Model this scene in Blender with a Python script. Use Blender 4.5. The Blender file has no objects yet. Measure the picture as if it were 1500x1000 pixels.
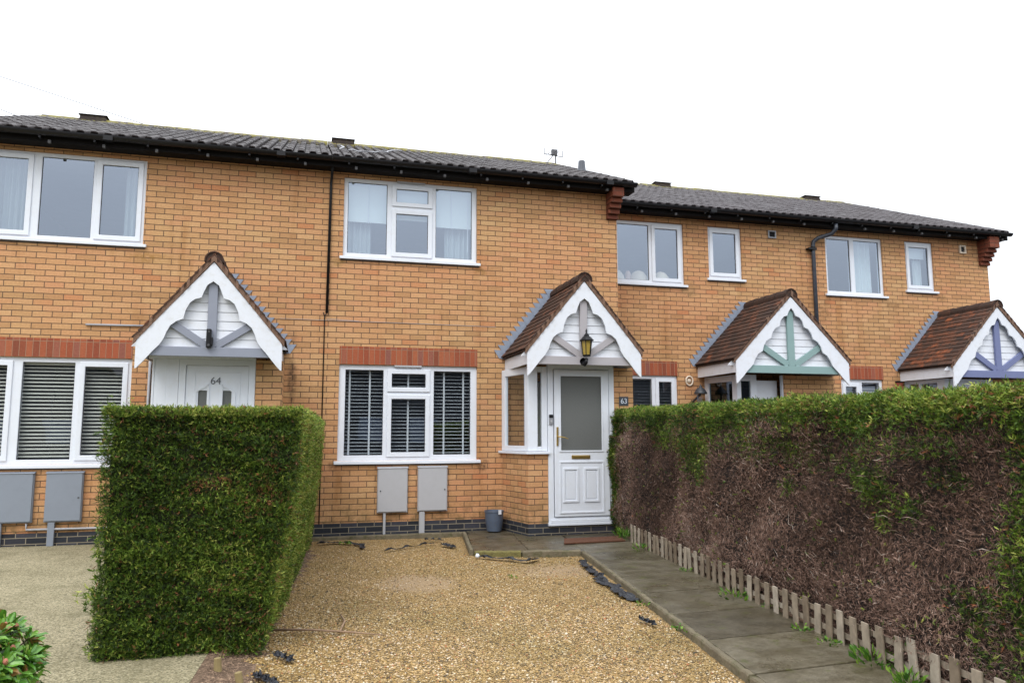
import bpy, math, random
import numpy as np
from mathutils import Vector, Matrix

random.seed(7)
RNG = np.random.default_rng(11)
sc = bpy.context.scene
COL = sc.collection

# ------------------------------------------------------------------ camera
YAW, PITCH, ROLL = math.radians(15.18), math.radians(6.961), math.radians(-0.165)
FPX = 1120.0
fw = Vector((math.sin(YAW) * math.cos(PITCH), math.cos(YAW) * math.cos(PITCH), math.sin(PITCH)))
rt = Vector((math.cos(YAW), -math.sin(YAW), 0))
up = rt.cross(fw)
rt2 = rt * math.cos(ROLL) + up * math.sin(ROLL)
up2 = -rt * math.sin(ROLL) + up * math.cos(ROLL)
cam = bpy.data.cameras.new('camera')
cam.sensor_width = 36.0
cam.lens = FPX / 1500.0 * 36.0
cam.clip_end = 500
camo = bpy.data.objects.new('camera', cam)
COL.objects.link(camo)
CAM = Vector((0, -10.679, 1.3165))
camo.matrix_world = Matrix(((rt2.x, up2.x, -fw.x, CAM.x), (rt2.y, up2.y, -fw.y, CAM.y), (rt2.z, up2.z, -fw.z, CAM.z), (0, 0, 0, 1)))
sc.camera = camo

# ------------------------------------------------------------------ world, sun, exposure
SUN_EL, SUN_AZ = math.radians(48), math.radians(215)      # azimuth measured from +y, clockwise
w = bpy.data.worlds.new("World")
sc.world = w
w.use_nodes = True
nt = w.node_tree
nt.nodes.clear()
sky = nt.nodes.new('ShaderNodeTexSky')
sky.sky_type = 'NISHITA'
sky.sun_disc = False
sky.sun_elevation = SUN_EL
sky.sun_rotation = SUN_AZ
sky.air_density = 1.0
sky.dust_density = 3.0
mixc = nt.nodes.new('ShaderNodeMix'); mixc.data_type = 'RGBA'
mixc.inputs[0].default_value = 0.88
# overcast cloud layer: brighter overhead than at the horizon, faintly mottled
tc = nt.nodes.new('ShaderNodeTexCoord'); spx = nt.nodes.new('ShaderNodeSeparateXYZ'); nt.links.new(tc.outputs['Generated'], spx.inputs[0])
cr = nt.nodes.new('ShaderNodeMapRange'); nt.links.new(spx.outputs[2], cr.inputs[0])
for i_, v_ in enumerate((0.0, 1.0, 6.9, 22.5)): cr.inputs[i_ + 1].default_value = v_
cn = nt.nodes.new('ShaderNodeTexNoise'); cn.inputs['Scale'].default_value = 2.2; cn.inputs['Detail'].default_value = 4; nt.links.new(tc.outputs['Generated'], cn.inputs['Vector'])
cm = nt.nodes.new('ShaderNodeMapRange'); nt.links.new(cn.outputs['Fac'], cm.inputs[0])
for i_, v_ in enumerate((0.3, 0.7, 0.92, 1.08)): cm.inputs[i_ + 1].default_value = v_
cx_ = nt.nodes.new('ShaderNodeMath'); cx_.operation = 'MULTIPLY'; nt.links.new(cr.outputs[0], cx_.inputs[0]); nt.links.new(cm.outputs[0], cx_.inputs[1])
cv = nt.nodes.new('ShaderNodeVectorMath'); cv.operation = 'SCALE'; cv.inputs[0].default_value = (0.97, 1.0, 1.04); nt.links.new(cx_.outputs[0], cv.inputs['Scale'])
nt.links.new(cv.outputs[0], mixc.inputs[7])
bg = nt.nodes.new('ShaderNodeBackground')
bg.inputs[1].default_value = 0.10
wo = nt.nodes.new('ShaderNodeOutputWorld')
nt.links.new(sky.outputs[0], mixc.inputs[6])
nt.links.new(mixc.outputs[2], bg.inputs[0])
nt.links.new(bg.outputs[0], wo.inputs[0])
sl = bpy.data.lights.new('sun', 'SUN')
sl.energy = 0.9
sl.angle = math.radians(25)
sl.color = (1, 0.97, 0.92)
so = bpy.data.objects.new('sun', sl)
COL.objects.link(so)
sd = Vector((math.sin(SUN_AZ) * math.cos(SUN_EL), math.cos(SUN_AZ) * math.cos(SUN_EL), math.sin(SUN_EL)))
so.rotation_euler = (-sd).to_track_quat('-Z', 'Y').to_euler()
so.location = (0, -20, 20)
sc.view_settings.view_transform = 'Standard'
sc.view_settings.look = 'None'
sc.view_settings.exposure = 0.53
sc.view_settings.gamma = 1.0


# ------------------------------------------------------------------ helpers
class MB:
    """collects faces and links them as one mesh object"""
    def __init__(s):
        s.v = []; s.f = []; s.t = []

    def add(s, vs, fs, t=0.5):
        n = len(s.v)
        s.v.extend([tuple(q) for q in vs])
        s.f.extend([tuple(i + n for i in q) for q in fs])
        s.t.extend([t] * len(fs))

    def box(s, x0, x1, y0, y1, z0, z1, t=0.5):
        vs = [(x0, y0, z0), (x1, y0, z0), (x1, y1, z0), (x0, y1, z0), (x0, y0, z1), (x1, y0, z1), (x1, y1, z1), (x0, y1, z1)]
        s.add(vs, [(0, 3, 2, 1), (4, 5, 6, 7), (0, 1, 5, 4), (1, 2, 6, 5), (2, 3, 7, 6), (3, 0, 4, 7)], t)

    def hexa(s, vs, t=0.5):
        s.add(vs, [(0, 3, 2, 1), (4, 5, 6, 7), (0, 1, 5, 4), (1, 2, 6, 5), (2, 3, 7, 6), (3, 0, 4, 7)], t)

    def bar(s, a, b, wdt, dep, nrm=(0, -1, 0), t=0.5):
        """bar from a to b, width across, depth along nrm"""
        a = Vector(a); b = Vector(b); n = Vector(nrm).normalized()
        d = (b - a).normalized(); q = d.cross(n).normalized() * (wdt / 2); n = n * dep
        s.hexa([a - q, a + q, a + q + n, a - q + n, b - q, b + q, b + q + n, b - q + n], t)

    def tube(s, pts, r, seg=10, t=0.5, cap=True):
        pts = [Vector(p) for p in pts]
        rs = r if isinstance(r, (list, tuple)) else [r] * len(pts)
        rings = []
        prev = None
        for i, p in enumerate(pts):
            d = (pts[min(i + 1, len(pts) - 1)] - pts[max(i - 1, 0)]).normalized()
            if prev is None:
                a = d.orthogonal().normalized()
            else:
                a = (prev - d * prev.dot(d)).normalized()
            prev = a
            b = d.cross(a)
            rings.append([p + (a * math.cos(2 * math.pi * k / seg) + b * math.sin(2 * math.pi * k / seg)) * rs[i] for k in range(seg)])
        vs = [q for rg in rings for q in rg]
        fs = []
        for i in range(len(pts) - 1):
            for k in range(seg):
                k2 = (k + 1) % seg
                fs.append((i * seg + k, i * seg + k2, (i + 1) * seg + k2, (i + 1) * seg + k))
        if cap:
            fs.append(tuple(range(seg - 1, -1, -1)))
            fs.append(tuple((len(pts) - 1) * seg + k for k in range(seg)))
        s.add(vs, fs, t)

    def lathe(s, c, prof, seg=20, t=0.5, cap=True):
        """profile [(r, z)] round a vertical axis at c"""
        vs = []
        for (r, z) in prof:
            for k in range(seg):
                a = 2 * math.pi * k / seg
                vs.append((c[0] + r * math.cos(a), c[1] + r * math.sin(a), c[2] + z))
        fs = []
        for i in range(len(prof) - 1):
            for k in range(seg):
                k2 = (k + 1) % seg
                fs.append((i * seg + k, i * seg + k2, (i + 1) * seg + k2, (i + 1) * seg + k))
        if cap:
            fs.append(tuple(range(seg - 1, -1, -1)))
            fs.append(tuple((len(prof) - 1) * seg + k for k in range(seg)))
        s.add(vs, fs, t)

    def holed(s, x0, x1, z0, z1, holes, yf, yb, t=0.5):
        """a plate in the xz plane from yf (front) to yb (back) with rectangular holes"""
        xs = sorted({x0, x1} | {h[0] for h in holes} | {h[1] for h in holes})
        zs = sorted({z0, z1} | {h[2] for h in holes} | {h[3] for h in holes})
        xs = [x for x in xs if x0 - 1e-6 <= x <= x1 + 1e-6]; zs = [z for z in zs if z0 - 1e-6 <= z <= z1 + 1e-6]
        nx, nz = len(xs), len(zs)

        def solid(i, j):
            if i < 0 or j < 0 or i >= nx - 1 or j >= nz - 1:
                return False
            cx, cz = (xs[i] + xs[i + 1]) / 2, (zs[j] + zs[j + 1]) / 2
            return not any(h[0] < cx < h[1] and h[2] < cz < h[3] for h in holes)
        base = [(x, yf, z) for z in zs for x in xs] + [(x, yb, z) for z in zs for x in xs]
        N = nx * nz
        F = []
        for j in range(nz - 1):
            for i in range(nx - 1):
                if not solid(i, j):
                    continue
                a, b, c, d = j * nx + i, j * nx + i + 1, (j + 1) * nx + i + 1, (j + 1) * nx + i
                F.append((a, b, c, d)); F.append((a + N, d + N, c + N, b + N))
                if not solid(i, j - 1): F.append((a, a + N, b + N, b))
                if not solid(i, j + 1): F.append((d, c, c + N, d + N))
                if not solid(i - 1, j): F.append((a, d, d + N, a + N))
                if not solid(i + 1, j): F.append((b, b + N, c + N, c))
        s.add(base, F, t)

    def prism(s, poly, yf, yb, t=0.5):
        """polygon [(x, z)] counter-clockwise seen from -y, extruded from yf to yb"""
        n = len(poly)
        vs = [(x, yf, z) for x, z in poly] + [(x, yb, z) for x, z in poly]
        fs = [tuple(range(n)), tuple(range(2 * n - 1, n - 1, -1))]
        for i in range(n):
            j = (i + 1) % n
            fs.append((i, i + n, j + n, j))
        s.add(vs, fs, t)

    def build(s, name, mat, parent=None, bevel=0.0, smooth=False, uvrot=False, loc=None):
        me = bpy.data.meshes.new(name)
        me.from_pydata(s.v, [], s.f)
        me.materials.append(mat)
        me.update()
        uv = me.uv_layers.new(name='UVMap')
        nv = np.zeros(len(me.vertices) * 3); me.vertices.foreach_get('co', nv); nv = nv.reshape(-1, 3)
        if loc is not None:
            nvw = nv
        li = np.zeros(len(me.loops), dtype=np.int32); me.loops.foreach_get('vertex_index', li)
        pn = np.zeros(len(me.polygons) * 3); me.polygons.foreach_get('normal', pn); pn = pn.reshape(-1, 3)
        lt = np.zeros(len(me.polygons), dtype=np.int32); me.polygons.foreach_get('loop_total', lt)
        ln = np.repeat(pn, lt, axis=0); P = nv[li]
        ax = np.argmax(np.abs(ln) * np.array([1.0, 1.15, 1.0]), axis=1)
        U = np.where(ax == 0, P[:, 1], P[:, 0]); V = np.where(ax == 2, P[:, 1], P[:, 2])
        if uvrot:
            U, V = V.copy(), U.copy()
        uvs = np.stack([U + 50.0, V + 50.0], -1).astype(np.float32).ravel()
        uv.data.foreach_set('uv', uvs)
        at = me.attributes.new('tint', 'FLOAT', 'FACE')
        at.data.foreach_set('value', np.array(s.t, dtype=np.float32))
        if smooth:
            me.polygons.foreach_set('use_smooth', [True] * len(me.polygons))
        o = bpy.data.objects.new(name, me)
        COL.objects.link(o)
        if bevel:
            m = o.modifiers.new('bevel', 'BEVEL'); m.width = bevel; m.segments = 2; m.limit_method = 'ANGLE'; m.angle_limit = math.radians(40)
        attach(o, parent)
        return o


def attach(o, parent):
    if parent is None:
        return
    o.parent = parent
    if parent.parent is None:
        o.location = -Vector(parent.location)


def tag(o, label, cat, group=None, kind=None):
    o['label'] = label; o['category'] = cat
    if group: o['group'] = group
    if kind: o['kind'] = kind
    return o


def thing(name, loc, label, cat, group=None):
    o = bpy.data.objects.new(name, None)
    o.empty_display_size = 0.1
    o.location = loc
    COL.objects.link(o)
    return tag(o, label, cat, group)


def big_mesh(name, verts, faces_flat, nper, tint, mat, parent=None):
    """numpy mesh of equal-size faces"""
    me = bpy.data.meshes.new(name)
    nf = len(faces_flat) // nper
    me.vertices.add(len(verts)); me.vertices.foreach_set('co', verts.astype(np.float32).ravel())
    me.loops.add(len(faces_flat)); me.loops.foreach_set('vertex_index', faces_flat.astype(np.int32))
    me.polygons.add(nf)
    me.polygons.foreach_set('loop_start', np.arange(0, nf * nper, nper, dtype=np.int32))
    me.polygons.foreach_set('loop_total', np.full(nf, nper, dtype=np.int32))
    me.materials.append(mat)
    me.update(calc_edges=True)
    at = me.attributes.new('tint', 'FLOAT', 'FACE')
    at.data.foreach_set('value', tint.astype(np.float32))
    me.validate()
    o = bpy.data.objects.new(name, me)
    COL.objects.link(o)
    attach(o, parent)
    return o


# ------------------------------------------------------------------ materials
def new_mat(name, rough=0.6, col=(0.5, 0.5, 0.5), spec=0.5, metal=0.0):
    m = bpy.data.materials.new(name); m.use_nodes = True
    b = m.node_tree.nodes['Principled BSDF']
    b.inputs['Base Color'].default_value = (*col, 1)
    b.inputs['Roughness'].default_value = rough
    b.inputs['Specular IOR Level'].default_value = spec
    b.inputs['Metallic'].default_value = metal
    return m, m.node_tree, b


def N(t, typ, **kw):
    n = t.nodes.new(typ)
    for k, v in kw.items():
        setattr(n, k, v)
    return n


def ramp(t, stops, interp='LINEAR'):
    r = t.nodes.new('ShaderNodeValToRGB'); r.color_ramp.interpolation = interp
    e = r.color_ramp.elements
    e[0].position = stops[0][0]; e[0].color = (*stops[0][1], 1)
    e[1].position = stops[-1][0]; e[1].color = (*stops[-1][1], 1)
    for p, c in stops[1:-1]:
        q = e.new(p); q.color = (*c, 1)
    return r


def mix(t, fac, a, b, blend='MIX'):
    m = t.nodes.new('ShaderNodeMix'); m.data_type = 'RGBA'; m.blend_type = blend
    for i, v in ((0, fac), (6, a), (7, b)):
        if isinstance(v, (int, float)): m.inputs[i].default_value = v
        elif isinstance(v, tuple): m.inputs[i].default_value = (*v, 1)
        else: t.links.new(v, m.inputs[i])
    return m.outputs[2]


def noise(t, vec, scale, detail=3, rough=0.55, dist=0.0):
    n = t.nodes.new('ShaderNodeTexNoise'); n.inputs['Scale'].default_value = scale
    n.inputs['Detail'].default_value = detail; n.inputs['Roughness'].default_value = rough
    n.inputs['Distortion'].default_value = dist
    if vec is not None: t.links.new(vec, n.inputs['Vector'])
    return n.outputs['Fac']


def mathn(t, op, a, b=None, c=None, clamp=False):
    m = t.nodes.new('ShaderNodeMath'); m.operation = op; m.use_clamp = clamp
    for i, v in enumerate((a, b, c)):
        if v is None: continue
        if isinstance(v, (int, float)): m.inputs[i].default_value = v
        else: t.links.new(v, m.inputs[i])
    return m.outputs[0]


def maprange(t, v, a, b, c=0.0, d=1.0):
    m = t.nodes.new('ShaderNodeMapRange')
    t.links.new(v, m.inputs[0])
    for i, x in enumerate((a, b, c, d)): m.inputs[i + 1].default_value = x
    return m.outputs[0]


def bump(t, b, h, dist=0.002, strength=1.0):
    n = t.nodes.new('ShaderNodeBump'); n.inputs['Distance'].default_value = dist; n.inputs['Strength'].default_value = strength
    t.links.new(h, n.inputs['Height']); t.links.new(n.outputs[0], b.inputs['Normal'])
    return n


STAINS = [(2.47, .90, .11, .10, 1.2, (0.10, 0.05, 0.03)), (.38, .90, .08, .08, .9, (0.11, 0.06, 0.03)), (-.17, 2.05, .07, .38, 1.1, (0.07, 0.045, 0.03)), (.40, 3.70, .10, .07, .8, (0.20, 0.13, 0.03)), (2.42, 3.68, .10, .07, .8, (0.22, 0.13, 0.03)),
          (-2.05, 3.62, .35, .10, .8, (0.30, 0.16, 0.04)), (6.25, 3.72, .2, .12, .7, (0.16, 0.11, 0.05)), (8.95, 3.5, .15, .35, .8, (0.22, 0.12, 0.05)), (10.4, 3.65, .2, .12, .7, (0.22, 0.12, 0.05)), (11.5, 3.85, .15, .1, .7, (0.2, 0.12, 0.05)), (-.2, 2.6, .12, .2, .5, (0.10, 0.07, 0.05))]


def brick_mat(name, stops, mortar=(0.105, 0.068, 0.045), bw=0.225, rh=0.075, offset=0.5, ms=0.0053, stain=True, rough=0.9):
    m, t, b = new_mat(name, rough, spec=0.25)
    uvn = N(t, 'ShaderNodeUVMap'); uvn.uv_map = 'UVMap'
    pos = N(t, 'ShaderNodeNewGeometry').outputs['Position']
    # slight wobble of the joints so the bond is not ruler-straight
    wn = N(t, 'ShaderNodeTexNoise'); wn.inputs['Scale'].default_value = 9.0; t.links.new(uvn.outputs[0], wn.inputs['Vector'])
    vm = N(t, 'ShaderNodeVectorMath', operation='SCALE'); t.links.new(wn.outputs['Color'], vm.inputs[0]); vm.inputs['Scale'].default_value = 0.005
    va = N(t, 'ShaderNodeVectorMath', operation='ADD'); t.links.new(uvn.outputs[0], va.inputs[0]); t.links.new(vm.outputs[0], va.inputs[1])
    br = N(t, 'ShaderNodeTexBrick'); br.offset = offset
    t.links.new(va.outputs[0], br.inputs['Vector'])
    br.inputs['Color1'].default_value = (0, 0, 0, 1); br.inputs['Color2'].default_value = (1, 1, 1, 1)
    br.inputs['Mortar'].default_value = (0.5, 0.5, 0.5, 1)
    br.inputs['Scale'].default_value = 1.0
    br.inputs['Mortar Size'].default_value = ms
    br.inputs['Mortar Smooth'].default_value = 0.25
    br.inputs['Brick Width'].default_value = bw
    br.inputs['Row Height'].default_value = rh
    r = ramp(t, stops)
    t.links.new(br.outputs['Color'], r.inputs[0])
    n1 = noise(t, pos, 45, 4, 0.7)
    c = mix(t, maprange(t, n1, 0.3, 0.75), r.outputs[0], mix(t, 1.0, r.outputs[0], (0.74, 0.70, 0.66), 'MULTIPLY'))
    n2 = noise(t, pos, 0.7, 3, 0.6)
    c = mix(t, maprange(t, n2, 0.38, 0.64, 0.0, 0.7), c, mix(t, 1.0, c, (1.05, 0.89, 0.90), 'MULTIPLY'))
    n3 = noise(t, pos, 230, 2, 0.6)
    c = mix(t, maprange(t, n3, 0.55, 0.8, 0.0, 0.5), c, mix(t, 1.0, c, (0.55, 0.5, 0.45), 'MULTIPLY'))
    mo = mix(t, n2, mortar, tuple(q * 1.5 for q in mortar))
    c = mix(t, br.outputs['Fac'], c, mo)
    if stain:
        sep = N(t, 'ShaderNodeSeparateXYZ'); t.links.new(pos, sep.inputs[0])
        low = maprange(t, sep.outputs[2], 0.55, 0.12)
        ng = noise(t, pos, 5.5, 4, 0.7)
        alg = mathn(t, 'MULTIPLY', low, maprange(t, ng, 0.42, 0.62), clamp=True)
        c = mix(t, mathn(t, 'MULTIPLY', alg, 0.65), c, (0.075, 0.07, 0.025))
        mp = N(t, 'ShaderNodeMapping'); mp.inputs['Scale'].default_value = (3.5, 3.5, 0.45); t.links.new(pos, mp.inputs[0])
        st = noise(t, mp.outputs[0], 1.0, 4, 0.65)
        c = mix(t, maprange(t, st, 0.55, 0.72, 0.0, 0.6), c, mix(t, 1.0, c, (0.72, 0.62, 0.5), 'MULTIPLY'))
    if stain:
        ns = noise(t, pos, 16, 4, 0.7)
        for (sx0, sz0, rx, rz, am, colr) in STAINS:
            dx = mathn(t, 'DIVIDE', mathn(t, 'SUBTRACT', sep.outputs[0], sx0), rx)
            dz = mathn(t, 'DIVIDE', mathn(t, 'SUBTRACT', sep.outputs[2], sz0), rz)
            q = mathn(t, 'SUBTRACT', 1.0, mathn(t, 'ADD', mathn(t, 'MULTIPLY', dx, dx), mathn(t, 'MULTIPLY', dz, dz)), clamp=True)
            q = mathn(t, 'MULTIPLY', mathn(t, 'MULTIPLY', q, maprange(t, ns, 0.35, 0.65)), am, clamp=True)
            c = mix(t, q, c, colr)
    t.links.new(c, b.inputs['Base Color'])
    h = mathn(t, 'SUBTRACT', mathn(t, 'MULTIPLY', n1, 0.25), br.outputs['Fac'])
    bump(t, b, h, 0.004, 1.0)
    return m


BUFF = [(0.0, (0.48, 0.285, 0.135)), (0.2, (0.57, 0.335, 0.16)), (0.42, (0.60, 0.37, 0.18)), (0.6, (0.59, 0.325, 0.165)), (0.8, (0.63, 0.40, 0.20)), (0.95, (0.59, 0.33, 0.16)), (1.0, (0.55, 0.26, 0.12))]
M = {}
M['brick'] = brick_mat('buff_brick', BUFF)
M['blue_brick'] = brick_mat('blue_engineering_brick', [(0, (0.022, 0.027, 0.036)), (0.5, (0.035, 0.042, 0.055)), (1, (0.055, 0.062, 0.08))], mortar=(0.22, 0.19, 0.14), stain=False, rough=0.5)
M['red_soldier'] = brick_mat('red_soldier_brick', [(0, (0.24, 0.075, 0.045)), (0.4, (0.36, 0.10, 0.05)), (0.7, (0.40, 0.13, 0.065)), (1, (0.27, 0.11, 0.085))], mortar=(0.28, 0.17, 0.11), bw=0.30, rh=0.075, offset=0.0, ms=0.004, stain=False)
M['red_brick'] = brick_mat('red_corbel_brick', [(0, (0.17, 0.055, 0.035)), (1, (0.25, 0.085, 0.05))], mortar=(0.10, 0.05, 0.035), stain=False)


def plain(name, col, rough=0.5, spec=0.5, metal=0.0, var=0.12, scale=6.0, bmp=0.0, bscale=60.0, dirt=None, dirtamt=0.5):
    m, t, b = new_mat(name, rough, col, spec, metal)
    pos = N(t, 'ShaderNodeNewGeometry').outputs['Position']
    n = noise(t, pos, scale, 4, 0.6)
    lo = tuple(c * (1 - var) for c in col); hi = tuple(min(1, c * (1 + var)) for c in col)
    c = mix(t, n, lo, hi)
    if dirt:
        nd = noise(t, pos, scale * 2.3, 5, 0.7)
        c = mix(t, maprange(t, nd, 0.5, 0.72, 0.0, dirtamt), c, dirt)
    t.links.new(c, b.inputs['Base Color'])
    if bmp:
        bump(t, b, noise(t, pos, bscale, 3, 0.6), bmp)
    return m


M['upvc'] = plain('white_upvc', (0.71, 0.75, 0.82), 0.28, 0.5, var=0.03, dirt=(0.6, 0.59, 0.55), dirtamt=0.22)
M['paint'] = plain('white_painted_timber', (0.70, 0.73, 0.79), 0.45, 0.4, var=0.04, bmp=0.0006, bscale=25, dirt=(0.5, 0.48, 0.42), dirtamt=0.28)
M['gasket'] = plain('grey_gasket', (0.06, 0.06, 0.065), 0.6)
M['grey_blue'] = plain('grey_blue_paint', (0.24, 0.26, 0.32), 0.5, var=0.08)
M['pale_grey'] = plain('pale_grey_paint', (0.38, 0.36, 0.38), 0.5, var=0.06)
M['teal'] = plain('sage_teal_paint', (0.22, 0.335, 0.33), 0.5, var=0.08)
M['periwinkle'] = plain('periwinkle_paint', (0.145, 0.17, 0.32), 0.5, var=0.08)
M['black'] = plain('black_upvc', (0.007, 0.007, 0.009), 0.4, 0.3)
M['eave_black'] = plain('black_stained_timber', (0.006, 0.005, 0.005), 0.8, 0.2)
M['lead'] = plain('lead_flashing', (0.25, 0.29, 0.37), 0.55, 0.5, var=0.25, scale=14, bmp=0.004, bscale=30)
M['meter_pale'] = plain('pale_grey_plastic', (0.42, 0.425, 0.45), 0.5, var=0.05, dirt=(0.36, 0.35, 0.35), dirtamt=0.2)
M['meter_blue'] = plain('grey_blue_plastic', (0.22, 0.25, 0.30), 0.5, var=0.06, dirt=(0.19, 0.21, 0.25), dirtamt=0.3)
M['brass'] = plain('aged_brass', (0.52, 0.36, 0.12), 0.35, 0.5, 0.9, var=0.15)
M['plaster'] = plain('room_plaster', (0.30, 0.28, 0.26), 0.9)
M['carpet'] = plain('room_floor', (0.10, 0.08, 0.07), 0.95)
M['slat_white'] = plain('white_slats', (0.72, 0.70, 0.64), 0.5, var=0.05)
M['slat_dark'] = plain('pale_slats', (0.62, 0.65, 0.70), 0.5, var=0.05)
M['tape'] = plain('white_blind_tape', (0.72, 0.74, 0.80), 0.8, var=0.05)
M['blind'] = plain('white_roller_blind', (0.74, 0.80, 0.80), 0.8, var=0.04)
M['net'] = plain('pale_curtain', (0.42, 0.47, 0.48), 0.9, var=0.10, scale=3)
M['cream'] = plain('cream_fabric', (0.72, 0.62, 0.50), 0.8)
M['pink'] = plain('pink_ceramic', (0.60, 0.40, 0.32), 0.4)
M['pot'] = plain('slate_blue_plastic', (0.085, 0.11, 0.16), 0.45, var=0.2, scale=12, dirt=(0.12, 0.12, 0.10))
M['soil'] = plain('dark_soil', (0.035, 0.025, 0.018), 0.95, bmp=0.02)
M['aerial'] = plain('dull_aerial_metal', (0.10, 0.10, 0.11), 0.5, 0.5)
M['steel'] = plain('galvanised_steel', (0.30, 0.31, 0.33), 0.45, 0.5, 0.4)
M['slate'] = plain('slate_plaque', (0.045, 0.05, 0.06), 0.5, var=0.2)
M['pale_number'] = plain('pale_painted_number', (0.55, 0.60, 0.68), 0.5)
M['grey_number'] = plain('dark_grey_number', (0.10, 0.11, 0.13), 0.4)
M['pipe_grey'] = plain('grey_conduit', (0.36, 0.37, 0.40), 0.5)
M['downpipe'] = plain('dark_grey_downpipe', (0.03, 0.036, 0.05), 0.4, dirt=(0.09, 0.10, 0.12), dirtamt=0.6)
M['membrane'] = plain('black_weed_membrane', (0.014, 0.016, 0.022), 0.5, 0.5, var=0.4, scale=30, bmp=0.006, bscale=60)
M['inner_door'] = plain('pale_inner_door', (0.55, 0.56, 0.55), 0.5)
M['terracotta'] = plain('terracotta_vent', (0.30, 0.17, 0.10), 0.8)
M['amber'] = plain('amber_lantern_glass', (0.34, 0.24, 0.05), 0.15, var=0.25, scale=40)
M['bark'] = plain('conifer_bark', (0.10, 0.06, 0.04), 0.95, var=0.3, scale=30, bmp=0.01)
M['stub'] = plain('mossy_timber_stub', (0.26, 0.20, 0.09), 0.9, var=0.3, scale=20)
M['stick'] = plain('dead_stick', (0.30, 0.20, 0.13), 0.9, var=0.3, scale=20)
M['tile_red'] = plain('terracotta_ornament', (0.25, 0.05, 0.03), 0.8)


def glass_mat(name, tint, refl=0.22, gl=(0.72, 0.82, 1.0)):
    m = bpy.data.materials.new(name); m.use_nodes = True
    t = m.node_tree; t.nodes.clear()
    o = N(t, 'ShaderNodeOutputMaterial'); mx = N(t, 'ShaderNodeMixShader')
    tr = N(t, 'ShaderNodeBsdfTransparent'); tr.inputs[0].default_value = (*tint, 1)
    g = N(t, 'ShaderNodeBsdfGlossy'); g.inputs['Roughness'].default_value = 0.015; g.inputs['Color'].default_value = (*gl, 1)
    pos = N(t, 'ShaderNodeNewGeometry').outputs['Position']
    bn = N(t, 'ShaderNodeBump'); bn.inputs['Distance'].default_value = 0.004; t.links.new(noise(t, pos, 1.6, 1), bn.inputs['Height'])
    t.links.new(bn.outputs[0], g.inputs['Normal'])
    fr = N(t, 'ShaderNodeFresnel'); fr.inputs[0].default_value = 1.5
    bf = N(t, 'ShaderNodeNewGeometry').outputs['Backfacing']
    fin = mathn(t, 'MULTIPLY', fr.outputs[0], mathn(t, 'SUBTRACT', 1.0, bf))      # no total reflection from the room side of a thin pane
    f = mathn(t, 'ADD', mathn(t, 'MULTIPLY', fin, 1.2), refl, clamp=True)
    t.links.new(f, mx.inputs[0]); t.links.new(tr.outputs[0], mx.inputs[1]); t.links.new(g.outputs[0], mx.inputs[2]); t.links.new(mx.outputs[0], o.inputs[0])
    return m


M['glass'] = glass_mat('double_glazing', (0.86, 0.90, 0.90), 0.13)
M['glass_up'] = glass_mat('double_glazing_upper', (0.80, 0.86, 0.88), 0.25, (0.70, 0.80, 0.96))
M['glass_porch'] = glass_mat('porch_glazing', (0.85, 0.88, 0.86), 0.08)


def frosted():
    m, t, b = new_mat('obscured_glass', 0.32, (0.10, 0.115, 0.11), 0.6)
    pos = N(t, 'ShaderNodeNewGeometry').outputs['Position']
    n = noise(t, pos, 90, 3, 0.6)
    c = mix(t, n, (0.095, 0.10, 0.098), (0.17, 0.178, 0.172))
    t.links.new(c, b.inputs['Base Color'])
    b.inputs['Transmission Weight'].default_value = 0.0
    b.inputs['IOR'].default_value = 1.3
    bump(t, b, n, 0.003)
    return m


M['frost'] = frosted()


def roof_mat(name, base, moss=0.5, ridge_z=6.75, streak=True):
    m, t, b = new_mat(name, 0.55, spec=0.3)
    pos = N(t, 'ShaderNodeNewGeometry').outputs['Position']
    sep = N(t, 'ShaderNodeSeparateXYZ'); t.links.new(pos, sep.inputs[0])
    at = N(t, 'ShaderNodeAttribute'); at.attribute_name = 'tint'
    c = mix(t, at.outputs['Fac'], tuple(q * 0.95 for q in base), tuple(q * 1.15 for q in base))
    n = noise(t, pos, 7, 5, 0.7)
    c = mix(t, maprange(t, n, 0.35, 0.7), c, mix(t, 1.0, c, (0.62, 0.55, 0.52), 'MULTIPLY'))
    n2 = noise(t, pos, 45, 3, 0.7)
    c = mix(t, maprange(t, n2, 0.62, 0.74, 0.0, 0.5), c, (0.20, 0.19, 0.17))
    mz = maprange(t, sep.outputs[2], ridge_z - 0.42, ridge_z + 0.02)
    nm = noise(t, pos, 9, 5, 0.7)
    mf = maprange(t, mathn(t, 'ADD', nm, mathn(t, 'MULTIPLY', mz, 0.30)), 0.72, 0.80)
    c = mix(t, mathn(t, 'MULTIPLY', mf, moss, clamp=True), c, mix(t, n2, (0.10, 0.095, 0.02), (0.27, 0.23, 0.05)))
    t.links.new(c, b.inputs['Base Color'])
    bump(t, b, n2, 0.004)
    t.links.new(maprange(t, n, 0.3, 0.7, 0.42, 0.75), b.inputs['Roughness'])
    return m


M['roof_a'] = roof_mat('dark_brown_concrete_tile', (0.036, 0.028, 0.029), 1.0, 6.65)
M['roof_b'] = roof_mat('dark_grey_concrete_tile', (0.048, 0.040, 0.045), 0.9, 7.03)
M['ridge'] = roof_mat('mossy_ridge_tile', (0.10, 0.085, 0.07), 1.3, 6.7)


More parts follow.
